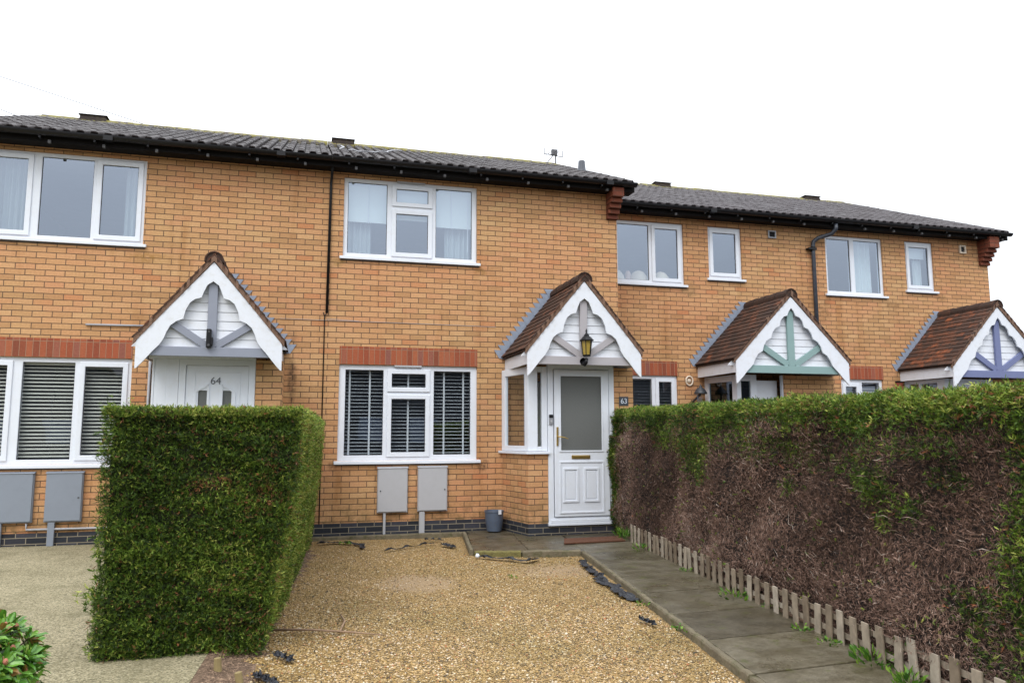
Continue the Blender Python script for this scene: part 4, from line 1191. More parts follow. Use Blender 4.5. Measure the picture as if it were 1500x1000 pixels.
t = thing('wall_ornament', (6.22, S, 2.2), 'round cream wall ornament left of the teal porch', 'ornament')
b = MB(); nn = 24; vs = []
for k in range(nn + 1):
    a = 2 * math.pi * k / nn; vs.append((6.21 + .062 * math.cos(a), S - .015, 2.205 + .075 * math.sin(a)))
b.tube(vs, .014, 8, cap=False); b.tube([(6.21, S - .001, 2.205), (6.21, S - .012, 2.205)], .035, 14)
b.build('ring', M['cream'], t, smooth=True)

t = thing('wall_vent', (7.92, S, 4.8), 'dark square plastic wall vent left of the downpipe', 'vent', 'extractor vents high on the wall')
b = MB(); b.holed(7.84, 8.0, 4.76, 4.90, [(7.865, 7.975, 4.785, 4.875)], S - .02, S + .0); b.build('frame', M['steel'], t, bevel=0.004)
b = MB()
for k in range(4): b.hexa([(7.865, S - .018, 4.787 + k * .022), (7.975, S - .018, 4.787 + k * .022), (7.975, S - .004, 4.797 + k * .022), (7.865, S - .004, 4.797 + k * .022), (7.865, S - .018, 4.791 + k * .022), (7.975, S - .018, 4.791 + k * .022), (7.975, S - .004, 4.801 + k * .022), (7.865, S - .004, 4.801 + k * .022)])
b.box(7.864, 7.976, S - .003, S - .001, 4.786, 4.874)
b.build('louvre', M['black'], t)
t = thing('wall_vent', (12.07, S, 4.8), 'open terracotta wall vent with dark hole by the right gable corner', 'vent', 'extractor vents high on the wall')
b = MB(); b.holed(12.0, 12.15, 4.73, 4.89, [(12.03, 12.12, 4.76, 4.86)], S - .03, S + .0); b.build('frame', M['cream'], t, bevel=0.004)
b = MB(); b.box(12.031, 12.119, S - .004, S - .001, 4.761, 4.859); b.build('duct', M['black'], t)
t = thing('wall_box', (10.39, S, 2.2), 'small red-brown box on the wall left of the blue-purple porch', 'wall box')
b = MB(); b.box(10.35, 10.47, S - .05, S - .001, 2.05, 2.25); b.build('case', M['tile_red'], t, bevel=0.01)
b = MB(); b.box(10.345, 10.475, S - .055, S - .001, 2.235, 2.262); b.build('lid', M['eave_black'], t, bevel=0.004)

# roof furniture
ax_, ay_ = 4.82, 3.75
t = thing('tv_aerial', (ax_, ay_, 6.6), 'small grey television aerial behind the roof ridge', 'aerial')
b = MB(); b.tube([(ax_ + .04, ay_, 6.5), (ax_ + .04, ay_, 7.07)], .016, 8); b.tube([(ax_ - .17, ay_, 6.83), (ax_, ay_, 7.05)], .010, 6); b.build('mast', M['aerial'], t)
b = MB(); b.tube([(ax_ - .22, ay_ - .05, 7.03), (ax_ + .20, ay_ + .05, 7.03)], .008, 6)
for q in (-.22, .20): b.tube([(ax_ + q, ay_ + q * .2, 7.02), (ax_ + q, ay_ + q * .2, 7.16)], .008, 6)
for q in (-.08, 0, .06): b.tube([(ax_ + q, ay_ - .25, 7.05), (ax_ + q, ay_ + .25, 7.12)], .006, 6)
b.box(ax_ - .05, ax_ + .07, ay_ - .03, ay_ + .03, 7.03, 7.15)
b.build('elements', M['aerial'], t)
t = thing('soil_vent_pipe', (4.66, 1.5, 5.9), 'tapered dark soil vent pipe near the right end of the middle roof', 'vent pipe')
b = MB(); b.lathe((4.60, 1.55, 5.82), [(.12, 0), (.115, .08), (.072, .12), (.058, .28), (.05, .285)], 16); b.build('pipe', M['downpipe'], t, smooth=True)
b = MB(); b.lathe((4.60, 1.55, 5.82), [(.135, -.02), (.13, .02), (.10, .07)], 12); b.build('collar', M['black'], t)

t = thing('loose_cable', (.5, .7, 5.6), 'pale loose cable lying over the roof tiles above the downpipe line', 'cable')
b = MB()
def onroof(x, y, h=.085): return (x, y, 5.085 + (y + .30) * (6.65 - 5.085) / 3.68 + h)
b.tube([onroof(.47, 2.0), onroof(.50, 1.5), onroof(.44, 1.1), onroof(.40, .7)], [.007, .012, .009, .006], 8)
pts = [(.52, .6), (.60, .75), (.69, .72), (.78, .62), (.86, .72), (.95, .98), (1.08, 1.12), (1.16, 1.2), (1.22, 1.6), (1.36, 1.95), (1.55, 2.5)]
b.tube([onroof(x, y, .085 + .012 * math.sin(i * 2.3)) for i, (x, y) in enumerate(pts)], [.006, .009, .011, .007, .005, .010, .006, .009, .011, .009, .006], 8)
b.build('strand', M['pipe_grey'], t, smooth=True)

# overhead wires
t = thing('overhead_wire', (-10, 14, 8), 'thin telephone wire crossing the sky above the left roof', 'wire')
b = MB()
p0, p1 = Vector((-14, 4, 8.35)), Vector((6.0, 22, 7.0))
b.tube([(-13.0, 8, 10.95), (-6.779, 8, 9.302), (-4.093, 8, 8.59), (2.0, 8, 6.97)], .010, 5)
b.build('line', M['pipe_grey'], t)
t2 = thing('overhead_wire', (-10, 14, 8), 'second short wire low in the sky at the left edge of the photo', 'wire')
b = MB(); b.tube([(-10.0, 8, 9.69), (-6.727, 8, 8.541), (-6.453, 8, 8.445), (-3.0, 8, 7.23)], .010, 5); b.build('line', M['pipe_grey'], t2)

# plant pot
t = thing('plant_pot', (2.60, -.30, 0), 'slate-blue round plastic plant pot in the corner by the porch', 'plant pot')
b = MB(); b.lathe((2.575, -.22, .0), [(.085, .003), (.10, .01), (.122, .15), (.130, .262), (.136, .264), (.136, .285), (.122, .285), (.118, .255)], 28, cap=True); b.build('pot', M['pot'], t, smooth=False)
b = MB(); b.lathe((2.575, -.22, .0), [(.12, .24), (.05, .245)], 20); b.build('compost', M['soil'], t)
b = MB(); b.hexa([(2.60, -.365, .24), (2.645, -.355, .24), (2.645, -.350, .24), (2.60, -.360, .24), (2.60, -.365, .30), (2.645, -.355, .30), (2.645, -.350, .30), (2.60, -.360, .30)]); b.build('plant_tag', M['upvc'], t)

# doormat
t = thing('doormat', (3.4, -1.45, 0), 'worn red-brown coir doormat on the paving below the step', 'doormat')
b = MB(); b.hexa([(3.22, -1.30, .004), (3.08, -1.70, .004), (3.90, -1.66, .004), (3.98, -1.27, .004), (3.22, -1.30, .018), (3.08, -1.70, .018), (3.90, -1.66, .018), (3.98, -1.27, .018)][::1])
b.build('coir', M['mat_coir'], t)

# window ornaments
for i, (x, zc, lab) in enumerate(((5.02, 3.86, 'cream rounded cushion at the left of the set-back window'), (5.45, 3.86, 'cream rounded cushion left of the window mullion'), (5.86, 3.86, 'cream rounded cushion in the right-hand pane'))):
    b = MB(); b.lathe((x, S + .26, 3.80), [(.17, 0), (.175, .08), (.15, .19), (.09, .27), (.02, .30)], 16)
    tag(b.build('cushion', M['cream'], None, smooth=True), lab, 'cushion', 'cream cushions behind the set-back window')
b = MB(); b.lathe((5.24, S + .22, 3.80), [(.05, 0), (.075, .10), (.04, .16), (.055, .21), (.03, .27)], 14)
tag(b.build('ornament', M['pink'], None, smooth=True), 'small pink figurine between the cushions in the set-back window', 'ornament')

# ================================================================== ground
def sheet_poly(name, pts, z, mat, kind='structure'):
    b = MB(); b.add([(x, y, z) for x, y in pts], [tuple(range(len(pts)))])
    o = b.build(name, mat); o['kind'] = kind
    return o


sheet_poly('ground', [(-300, -300), (300, -300), (300, 300), (-300, 300)], -0.075, M['ground'])
# uneven gravel bed
def grid_sheet(name, xf0, xf1, y0, y1, z, mat, nx=60, ny=90, amp=.012):
    vs = []; b = MB()
    for j in range(ny + 1):
        y = y0 + (y1 - y0) * j / ny
        a, c = xf0(y), xf1(y)
        for i in range(nx + 1):
            x = a + (c - a) * i / nx
            zz = z + amp * (math.sin(x * 3.1 + y * 1.3) + math.sin(x * 1.7 - y * 2.3 + 1) + .5 * math.sin(x * 7 + y * 6)) / 2.5
            vs.append((x, y, zz))
    b.add(vs, [(j * (nx + 1) + i, j * (nx + 1) + i + 1, (j + 1) * (nx + 1) + i + 1, (j + 1) * (nx + 1) + i) for j in range(ny) for i in range(nx)])
    o = b.build(name, mat, smooth=True); o['kind'] = 'structure'
    return o


def pathL(y): return 3.136 + (y + 1.88) * 0.1525      # left edge of the path
def pathR(y): return 4.04 + (y + 1.55) * 0.137         # right edge
grid_sheet('gravel_bed', lambda y: -0.75 + .10 * (y + 5), lambda y: pathL(y) + .02, -13.0, -0.12, -0.045, M['gravel_bed'])
grid_sheet('driveway', lambda y: -9.0, lambda y: -0.50 + .05 * (y + 5), -13.0, 0.0, -0.004, M['drive'], 40, 60, .006)
# dirt under the hedges
def dirt(name, pts, z=-.0): return sheet_poly(name, pts, z, M['dirt'])
b = MB(); ptsd = []
nyy = 240; vs = []
for j in range(nyy + 1):
    y = -13 + 12.8 * j / nyy
    base = 0.10 * (y + 5)
    r_ = -0.12 + base * .75 + .05 * math.sin(y * 1.7) + .03 * math.sin(y * 23 + 1) + random.uniform(-.05, .05)
    for (x, z) in ((-0.62 + base * .4, -.030), (-.45 + base * .5, .006), (r_ - .22, -.018), (r_, -.052)): vs.append((x, y, z))
b.add(vs, [(j * 4 + i, j * 4 + i + 1, (j + 1) * 4 + i + 1, (j + 1) * 4 + i) for j in range(nyy) for i in range(3)])
o = b.build('dirt_strip', M['dirt']); o['kind'] = 'structure'
sheet_poly('hedge_soil', [(pathR(-13) - .02, -13), (pathR(-13) + 3, -13), (pathR(-.8) + 3, -.8), (pathR(-.8) - .02, -.8)], -.012, M['dirt'])
# front lawn area beyond the hedge (hidden) as plain ground: covered by ground sheet

# path slabs
b = MB(); ys = [-.82, -1.62, -2.36, -3.08, -3.80, -4.58, -5.34, -6.05, -6.76, -7.5, -8.3, -9.1, -10.0, -11, -12]
for i in range(len(ys) - 1):
    ya, yb = ys[i] - .011, ys[i + 1] + .011
    dz = random.uniform(-.003, .003); sk = -.055 if i > 1 else 0
    la, lb = pathL(ya) + .06, pathL(yb) + .06; ra, rb = pathR(ya + sk), pathR(yb + sk)
    skb = sk if i > 0 else 0
    b.hexa([(lb, yb - sk * 0, -.05), (rb, yb - sk, -.05), (ra, ya - sk, -.05), (la, ya, -.05), (lb, yb, dz), (rb, yb - sk, dz), (ra, ya - sk, dz), (la, ya, dz)], random.random())
o = b.build('path', M['slab'], bevel=0.006); o['kind'] = 'structure'
b = MB()      # paving between the wall and the kerb
def kerb1(y): return 2.15 + (y + .25) * .16
for (x0, x1, y0, y1) in ((0, .72, -.92, -.26), (.73, 1.42, -.92, -.26)): pass
for (q0, q1) in ((0, .5), (.505, 1.0)):
    for (y0, y1) in ((-.90, -.02), (-1.44, -.905), (-2.0, -1.445)):
        xl = lambda y: kerb1(y) + .04; xr = lambda y: (pathL(y) + .05)
        if y0 < -1.9:
            pass
        X = lambda q, y: xl(y) + (xr(y) - xl(y)) * q
        b.hexa([(X(q0, y0), y0 - .0 - .22 * (q0 if y0 < -1.9 else 0), -.05), (X(q1, y0), y0 - .22 * (q1 if y0 < -1.9 else 0), -.05), (X(q1, y1), y1, -.05), (X(q0, y1), y1, -.05),
                (X(q0, y0), y0 - .22 * (q0 if y0 < -1.9 else 0), -.006), (X(q1, y0), y0 - .22 * (q1 if y0 < -1.9 else 0), -.006), (X(q1, y1), y1, -.006), (X(q0, y1), y1, -.006)], random.uniform(0, .6))
b.box(-.2, 2.14, -.20, -.004, -.05, -.010, .2)
b.box(3.2, 4.9, -.815, -.80, -.05, -.008, .2)
o = b.build('paving', M['slab'], bevel=0.005); o['kind'] = 'structure'


# kerbs: countable concrete edgings
def edging(a, b_, wdt, top, label, n=1, group='concrete edgings round the gravel'):
    t_ = MB(); A = Vector((*a, 0)); B = Vector((*b_, 0)); m = 14
    d = (B - A).normalized(); q = Vector((-d.y, d.x, 0)) * wdt / 2
    vs = []
    for i in range(m + 1):
        p = A.lerp(B, i / m); j = random.uniform(-.005, .005); j2 = random.uniform(-.004, .004)
        for (s_, z) in ((-1, -.09), (-1, top - .012), (-.7, top), (.7, top), (1, top - .012), (1, -.09)):
            vs.append(p + q * s_ + Vector((j, j, z + (j2 if z > -.05 else 0))))
    fs = [(6 * i + k, 6 * i + (k + 1) % 6, 6 * i + 6 + (k + 1) % 6, 6 * i + 6 + k) for i in range(m) for k in range(6)] + [tuple(range(6)), tuple(range(6 * m + 5, 6 * m - 1, -1))]
    t_.add(vs, fs)
    o = t_.build('edging', M['kerb_moss' if 'yellow' in label else 'kerb'])
    return tag(o, label, 'kerb', group)


edging((-.15, -.225), (2.13, -.235), .045, .012, 'thin concrete edging along the foot of the middle house wall')
edging((2.15, -.24), (1.885, -1.95), .05, .018, 'concrete edging running out from below the window to the paving corner')
edging((1.91, -2.0), (2.42, -2.13), .06, .016, 'mossy yellow-green edging at the front left of the paving')
edging((2.435, -2.135), (3.07, -2.29), .075, .020, 'mossy edging at the front of the paving meeting the path')
ye_ = [-2.30, -3.2, -4.1, -5.0, -5.9, -6.8, -7.7, -8.6, -9.5]
words = ['starting at the paving corner', 'second from the house', 'third from the house', 'beside the black membrane end', 'by the fourth path slab', 'in the near foreground', 'cut by the bottom of the photo', 'beyond the bottom of the photo']
for i in range(6):
    a, c_ = ye_[i], ye_[i + 1]
    edging((pathL(a) + .025, a - .006), (pathL(c_) + .025, c_ + .006), 0.042, .012 + random.uniform(-.004, .004), 'mossy path edging ' + words[i])

# pebbles
def pebbles():
    n = 62000
    u = RNG.random(n); y = -0.30 - 6.7 * u ** 0.75
    n1 = int(n * .35); y[:n1] = -4.5 - 2.6 * RNG.random(n1)
    xl = -0.05 + .075 * (y + 5) - .34; xr = 3.136 + (y + 1.88) * 0.1525 - .02
    x = xl + (xr - xl) * RNG.random(n)
    xk = 2.15 + (y + .25) * .16
    bad = ((y > -2.05) & (x > xk - .03)) | ((y > -2.36) & (x > 1.85) & (y > -2.0 - .26 * (x - 1.9)))
    # compacted sandy patches are thinner in stones
    def patch(cx, cy, rx, ry): return np.exp(-(((x - cx) / rx) ** 2 + ((y - cy) / ry) ** 2))
    thin = sum(a_ * patch(*p_) for a_, p_ in ((.8, (1.07, -3.35, .22, .28)), (.55, (1.15, -3.9, .3, .5)), (.75, (2.50, -3.1, .28, .28)), (.45, (2.2, -4.6, .3, .9))))
    bad |= RNG.random(n) < thin
    edge = (x - xl) / .45; bad |= RNG.random(n) > np.clip(edge + .50, 0, 1)
    x, y = x[~bad], y[~bad]; n = len(x)
    z = -0.045 + .012 * (np.sin(x * 3.1 + y * 1.3) + np.sin(x * 1.7 - y * 2.3 + 1) + .5 * np.sin(x * 7 + y * 6)) / 2.5
    r = RNG.uniform(.0045, .0095, n) * np.where(RNG.random(n) < .05, 1.5, 1)
    base = np.array([[1, 0, 0], [0, 1, 0], [-1, 0, 0], [0, -1, 0], [0, 0, 1], [0, 0, -1]], float)
    V = base[None] * RNG.uniform(.7, 1.25, (n, 6, 1))
    V[:, :, 2] *= .65
    a = RNG.random(n) * 6.283; c, s = np.cos(a), np.sin(a)
    X = V[:, :, 0] * c[:, None] - V[:, :, 1] * s[:, None]; Y = V[:, :, 0] * s[:, None] + V[:, :, 1] * c[:, None]
    P = np.stack([X * r[:, None] + x[:, None], Y * r[:, None] + y[:, None], V[:, :, 2] * r[:, None] + (z + .003)[:, None]], -1).reshape(-1, 3)
    F = np.array([[0, 1, 4], [1, 2, 4], [2, 3, 4], [3, 0, 4]])
    FF = (F[None] + (np.arange(n) * 6)[:, None, None]).reshape(-1)
    tint = np.repeat(np.clip(RNG.beta(1.6, 1.5, n), 0, 1), 4)
    o = big_mesh('gravel', P, FF, 3, tint, M['pebble'])
    tag(o, 'golden pea gravel spread between the hedge and the path', 'gravel', kind='stuff')


pebbles()


# ------------------------------------------------------------------ foliage scatter
def blades(P, D, L, W, tint, wob=.25):
    """thin tapered leaf triangles-as-quads: root P, direction D, length L, width W"""
    n = len(P)
    R = RNG.normal(size=(n, 3)); side = np.cross(D, R); side /= np.linalg.norm(side, axis=1)[:, None] + 1e-9
    tip = P + D * L[:, None]; mid = P + D * (L * .5)[:, None] + RNG.normal(size=(n, 3)) * (L * wob * .3)[:, None]
    V = np.stack([P, mid + side * (W / 2)[:, None], tip, mid - side * (W / 2)[:, None]], 1).reshape(-1, 3)
    return V, tint


def face_pts(n, O, U, Vv):
    a, b_ = RNG.random(n), RNG.random(n)
    return np.array(O)[None] + a[:, None] * np.array(U)[None] + b_[:, None] * np.array(Vv)[None]


def hash_noise(P, f, seed=0):
    return (np.sin(P[:, 0] * f + seed) * np.cos(P[:, 1] * f * 1.3 + 2 * seed) + np.sin(P[:, 2] * f * 1.7 + seed * 3 + P[:, 0] * f * .6) + np.sin((P[:, 1] + P[:, 2]) * f * .73 + 1.7)) / 3


def norm(v): return v / (np.linalg.norm(v, axis=1)[:, None] + 1e-9)


class Fol:
    def __init__(s): s.V = []; s.T = []
    def sprays(s, P, nrm, size, tint, per=6, spread=.7, upb=.25, wr=.16):
        """conifer sprays: a fan of narrow leaflets leaning out of the surface"""
        n = len(P)
        ax = norm(nrm * RNG.uniform(.35, .9, (n, 1)) + RNG.normal(size=(n, 3)) * spread + np.array([0, 0, upb]))
        for k in range(per):
            d = norm(ax + RNG.normal(size=(n, 3)) * .38)
            p = P + ax * (size * RNG.uniform(-.3, .45, n))[:, None]
            L = size * RNG.uniform(.5, 1.0, n)
            v, t = blades(p, d, L, L * wr * RNG.uniform(.7, 1.5, n), np.clip(tint + RNG.normal(size=n) * .035, 0, .84) if tint.max() <= .84 else np.clip(tint + RNG.normal(size=n) * .02, 0, 1))
            s.V.append(v); s.T.append(t)
    def strands(s, P, D, L, W, tint):
        v, t = blades(P, D, L, W, tint, .5)
        s.V.append(v); s.T.append(t)
    def build(s, name, mat, parent):
        V = np.concatenate(s.V); T = np.concatenate(s.T)
        return big_mesh(name, V, np.arange(len(V)), 4, T, mat, parent)


# ---------------- left hedge
def hedge_left():
    t = thing('hedge', (-.5, -3.0, 0), 'square-clipped green conifer hedge standing on the left beside the gravel', 'hedge')
    ZT = 1.485
    def xr(y, z):      # right face: leans in towards the ground
        f = np.clip((z) / ZT, 0, 1)
        top = 0.005 + (y + 5.5) * .048
        bot = -.215 + (y + 5.5) * .066
        return bot + (top - bot) * f ** .75 + .012 * np.sin(y * 4 + z * 5)
    def xl(y, z): return -1.165 - .02 * (z / ZT) + (y + 5.5) * .03 + 0 * y
    # core
    b = MB(); ny, nz = 22, 8; g = .05
    for (yy0, yy1) in ((-5.5 + g, -.55),):
        vs = []; 
        for j in range(ny + 1):
            y = yy0 + (yy1 - yy0) * j / ny
            ring = []
            for k in range(nz + 1): ring.append((float(xr(y, .10 + (ZT - g - .10) * k / nz)) - g, y, .10 + (ZT - g - .10) * k / nz))
            for k in range(nz + 1): ring.append((float(xl(y, ZT)) + g, y, ZT - g - (ZT - g - .10) * k / nz))
            vs += [(x + random.uniform(-.012, .012), y_, z + random.uniform(-.01, .01)) for x, y_, z in ring]
        m = 2 * (nz + 1)
        fs = [(j * m + k, j * m + (k + 1) % m, (j + 1) * m + (k + 1) % m, (j + 1) * m + k) for j in range(ny) for k in range(m)] + [tuple(range(m)), tuple(range(ny * m + m - 1, ny * m - 1, -1))]
        b.add(vs, fs)
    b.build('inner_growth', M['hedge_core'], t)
    f = Fol()
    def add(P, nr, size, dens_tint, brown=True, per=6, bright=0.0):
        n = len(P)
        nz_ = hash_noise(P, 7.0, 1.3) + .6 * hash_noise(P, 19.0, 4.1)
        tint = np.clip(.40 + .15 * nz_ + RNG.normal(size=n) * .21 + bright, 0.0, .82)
        if brown:
            spot = np.exp(-(((P[:, 0] + .53) / .14) ** 2 + ((P[:, 2] - 1.02) / .05) ** 2)) + .7 * np.exp(-(((P[:, 0] + .22) / .10) ** 2 + ((P[:, 2] - .93) / .10) ** 2)) \
                + .45 * np.exp(-(((P[:, 0] + .50) / .07) ** 2 + ((P[:, 2] - .36) / .04) ** 2)) + .5 * np.exp(-(((P[:, 0] + .20) / .04) ** 2 + ((P[:, 2] - 1.15) / .05) ** 2)) + .3 * np.exp(-(((P[:, 0] + .30) / .18) ** 2 + ((P[:, 2] - .15) / .07) ** 2))
            br_ = RNG.random(n) < np.clip(spot * .55 + .035 + .06 * (nz_ < -.5), 0, .8)
        else:
            br_ = RNG.random(n) < .09
        g_ = ~br_
        f.sprays(P[g_], nr[g_], size[g_], np.minimum(tint[g_], .82), per)
        if br_.any():
            f.sprays(P[br_], nr[br_], size[br_] * .9, np.clip(RNG.uniform(.87, 1.0, br_.sum()), .87, 1), per)
    # front face
    n = 36000; z = .0 + (ZT - .0) * RNG.random(n); a = RNG.random(n)
    y0 = np.full(n, -5.5); X = xl(y0, z) + (xr(y0, z) - xl(y0, z)) * a
    P = np.stack([X, -5.5 + .030 * hash_noise(np.stack([X, z, X], 1), 3.1, 4) + .022 * hash_noise(np.stack([X, z, z], 1), 9) + .018 * hash_noise(np.stack([X, z, z], 1), 31, 2) + RNG.uniform(-.012, .05, n), z], 1)
    add(P, np.tile([0, -1., 0], (n, 1)), RNG.uniform(.014, .036, n), 0, True, 5)
    # right face
    n = 42000; z = .0 + (ZT - .0) * RNG.random(n); y = -5.5 + 4.95 * RNG.random(n) ** 1.15
    P = np.stack([xr(y, z) + RNG.uniform(-.05, .02, n), y, z], 1)
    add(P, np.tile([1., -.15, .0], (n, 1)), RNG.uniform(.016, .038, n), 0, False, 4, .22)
    # top: dense bright trimmed tips
    n = 22000; y = -5.52 + 4.95 * RNG.random(n) ** 1.6; a = RNG.random(n)
    P = np.stack([xl(y, ZT) + (xr(y, ZT) - xl(y, ZT)) * a, y, ZT + RNG.uniform(-.05, .006, n)], 1)
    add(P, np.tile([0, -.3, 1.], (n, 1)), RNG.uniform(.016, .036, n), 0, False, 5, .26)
    # left and back faces, thinner
    n = 6000; z = .02 + (ZT - .02) * RNG.random(n); y = -5.5 + 4.95 * RNG.random(n)
    P = np.stack([xl(y, z) + RNG.uniform(-.03, .04, n), y, z], 1)
    add(P, np.tile([-1., 0, .0], (n, 1)), RNG.uniform(.03, .06, n), 0, False, 4)
    # ragged skirt and stray shoots near the ground
    n = 3600; a = RNG.random(n); P = np.stack([-1.15 + .95 * a, -5.5 + RNG.uniform(-.02, .4, n), RNG.uniform(-.01, .06, n) + .02 * np.sin(a * 13)], 1)
    add(P, np.tile([0, -1., -.6], (n, 1)), RNG.uniform(.02, .045, n), 0, False, 5)
    n = 260; P = np.stack([-1.16 + RNG.uniform(-.05, .03, n), -5.45 + RNG.uniform(-.03, .2, n), RNG.uniform(.0, .40, n)], 1)
    add(P, np.tile([-1, -.3, .1], (n, 1)), RNG.uniform(.02, .05, n), 0, False, 6)
    for (cx, cz, L) in ((-1.20, .36, .08), (-1.13, 1.50, .04), (-1.03, 1.51, .03)):
        n = 26; P = np.stack([cx + RNG.normal(size=n) * .025, -5.5 + RNG.normal(size=n) * .02, cz + RNG.normal(size=n) * .02], 1)
        add(P, np.tile([-.6, 0, .3], (n, 1)), np.full(n, L * .6), 0, False, 6, .2)
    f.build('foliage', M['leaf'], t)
    for (x, y, r, l) in ((-.50, -5.20, .045, .2), (-.44, -4.6, .05, 0), (-.40, -3.6, .05, 0), (-.36, -2.4, .05, 0), (-.3, -1.2, .05, 0)):
        k = MB(); k.tube([(x, y, -.03), (x + .01, y + .01, .12), (x - .01, y, .4), (x, y, 1.2)], [r * 1.2, r, r * .9, r * .4], 8); k.build('trunk', M['bark'], t, smooth=True)


hedge_left()


# ---------------- right hedge: green crown, dead brown side
def hedge_right():
    t = thing('hedge', (4.0, -4.5, 0), 'tall hedge on the right, dead brown side with green top, behind the picket fence', 'hedge')
    y0, y1 = -8.6, -.82
    def xf(y, z): return 4.06 + (y + 1.6) * .1455 + .05 * np.sin(y * 2.1 + 1) * (z < 1.3) + .04 * hash3(y, z) + np.where(z < .25, .06 * (1 - z / .25), 0) + .0 * z
    def hash3(y, z): return np.sin(y * 5.3 + z * 3.1) * np.cos(z * 4.7 - y * 1.9)
    def zt(y): return 1.645 - (-(y + .8)) * .0165 + .010 * np.sin(y * 6.1) + .008 * np.sin(y * 17)
    Wd = 1.15
    b = MB(); ny = 40; nz = 8; vs = []; g = .07
    for j in range(ny + 1):
        y = y0 + g + (y1 - y0 - 2 * g) * j / ny
        H = float(zt(y)) - .06
        for k in range(nz + 1):
            z = .0 + H * k / nz; vs.append((float(xf(y, z)) + g + random.uniform(-.02, .02), y, z + random.uniform(-.01, .01)))
        for k in range(nz + 1):
            z = H - H * k / nz; vs.append((float(xf(y, z)) + Wd - g, y, z))
    m = 2 * (nz + 1)
    b.add(vs, [(j * m + k, j * m + (k + 1) % m, (j + 1) * m + (k + 1) % m, (j + 1) * m + k) for j in range(ny) for k in range(m)] + [tuple(range(m)), tuple(range(ny * m + m - 1, ny * m - 1, -1))])
    b.build('inner_growth', M['dead_core'], t)
    # green mask on the side face
    def green(y, z):
        H = zt(y); d = H - z                                   # depth below the top
        u = -y                                                  # 0.8 (door end) .. 8 (near)
        band = .165 + .035 * np.sin(u * 3.1) + .035 * np.sin(u * 7.7 + 1) + .02 * np.sin(u * 19)
        g = 1 / (1 + np.exp((d - band) / .030))
        def blob(cu, cz, ru, rz, a=1.0): return a * np.exp(-(((u - cu) / ru) ** 2 + ((z - cz) / rz) ** 2) ** 1.3)
        for q in ((3.8, 1.18, .36, .22, .85), (4.05, .92, .12, .07, .5), (4.9, 1.24, .7, .10, .25), (5.6, .93, .08, .06, .6), (5.8, 1.18, .5, .10, .22), (6.83, 1.0, .17, .09, .95), (6.6, 1.12, .28, .08, .25),
                  (6.88, .81, .07, .05, .6), (7.14, .92, .10, .06, .6), (7.45, 1.08, .12, .05, .5), (7.2, 1.24, .35, .07, .35), (7.55, .46, .13, .09, .9), (7.6, .30, .1, .1, .6), (2.9, 1.28, .4, .12, .5)):
            g = g + blob(*q)
        g = g + 1 / (1 + np.exp(-(u - 7.86 - .06 * np.sin(z * 7) + .10 * (z < .6)) / .035))
        g = g + np.where(u < 1.05, .5 * np.clip((1.1 - u) / .25, 0, 1), 0)
        return np.clip(g, 0, 1)
    # dead twigs
    d_ = Fol(); n = 120000
    u = 0.85 + 7.2 * RNG.random(n) ** .85; y = -u; z = .02 + (zt(y) - .04) * RNG.random(n)
    gm = green(y, z); keep = RNG.random(n) > gm * .93
    y, z = y[keep], z[keep]; n = len(y)
    P = np.stack([xf(y, z) + RNG.uniform(-.035, .06, n) + .03 * hash_noise(np.stack([y, y, z], 1), 8.0, 3.3), y, z], 1)
    kk = RNG.random(n) < np.clip(.80 + .9 * hash_noise(P, 13.0, 6.0) + .5 * hash_noise(P, 27.0, 2.0), .12, 1); P = P[kk]; y = y[kk]; z = z[kk]; n = len(P)
    fl = hash_noise(P, 3.0, .7); ang = fl * 1.6 + hash_noise(P, 8.0, 2.0) * 1.2 + RNG.normal(size=n) * .65
    D = np.stack([RNG.uniform(-.55, .15, n), np.cos(ang) * RNG.choice([-1, 1], n), np.sin(ang) - .25], 1); D = norm(D)
    L = RNG.uniform(.012, .055, n) ; Wt = RNG.uniform(.0018, .0045, n)
    pale = .47 + .28 * hash_noise(P, 2.3, 5.0) + .12 * hash_noise(P, 11.0, 3.0) + RNG.normal(size=n) * .20
    d_.strands(P, D, L, Wt, np.clip(pale, 0, 1))
    # fluffier brown sprays between the bare twigs
    n = 40000; u = 0.85 + 7.2 * RNG.random(n) ** .85; y = -u; z = .02 + (zt(y) - .06) * RNG.random(n)
    gm = green(y, z); keep = RNG.random(n) > gm * .95; y, z = y[keep], z[keep]; n = len(y)
    P = np.stack([xf(y, z) + RNG.uniform(-.02, .05, n), y, z], 1)
    d_.sprays(P, np.tile([-1., -.2, -.1], (n, 1)), RNG.uniform(.012, .032, n), np.clip(.42 + .26 * hash_noise(P, 2.3, 5.0) + RNG.normal(size=n) * .13, 0, .8), 5, .8, -.1, .12)
    # longer bare stems
    n = 450; u = 1.0 + 6.8 * RNG.random(n); y = -u; z = .15 + 1.1 * RNG.random(n)
    P = np.stack([xf(y, z) - .02, y, z], 1); a = hash_noise(P, 2.0, 9.0) * 1.5
    D = norm(np.stack([RNG.uniform(-.1, .1, n), np.cos(a), np.sin(a)], 1))
    d_.strands(P, D, RNG.uniform(.05, .14, n), RNG.uniform(.002, .0045, n), np.clip(RNG.normal(.8, .15, n), 0, 1))
    d_.build('dead_growth', M['dead'], t)
    # green growth
    f = Fol()
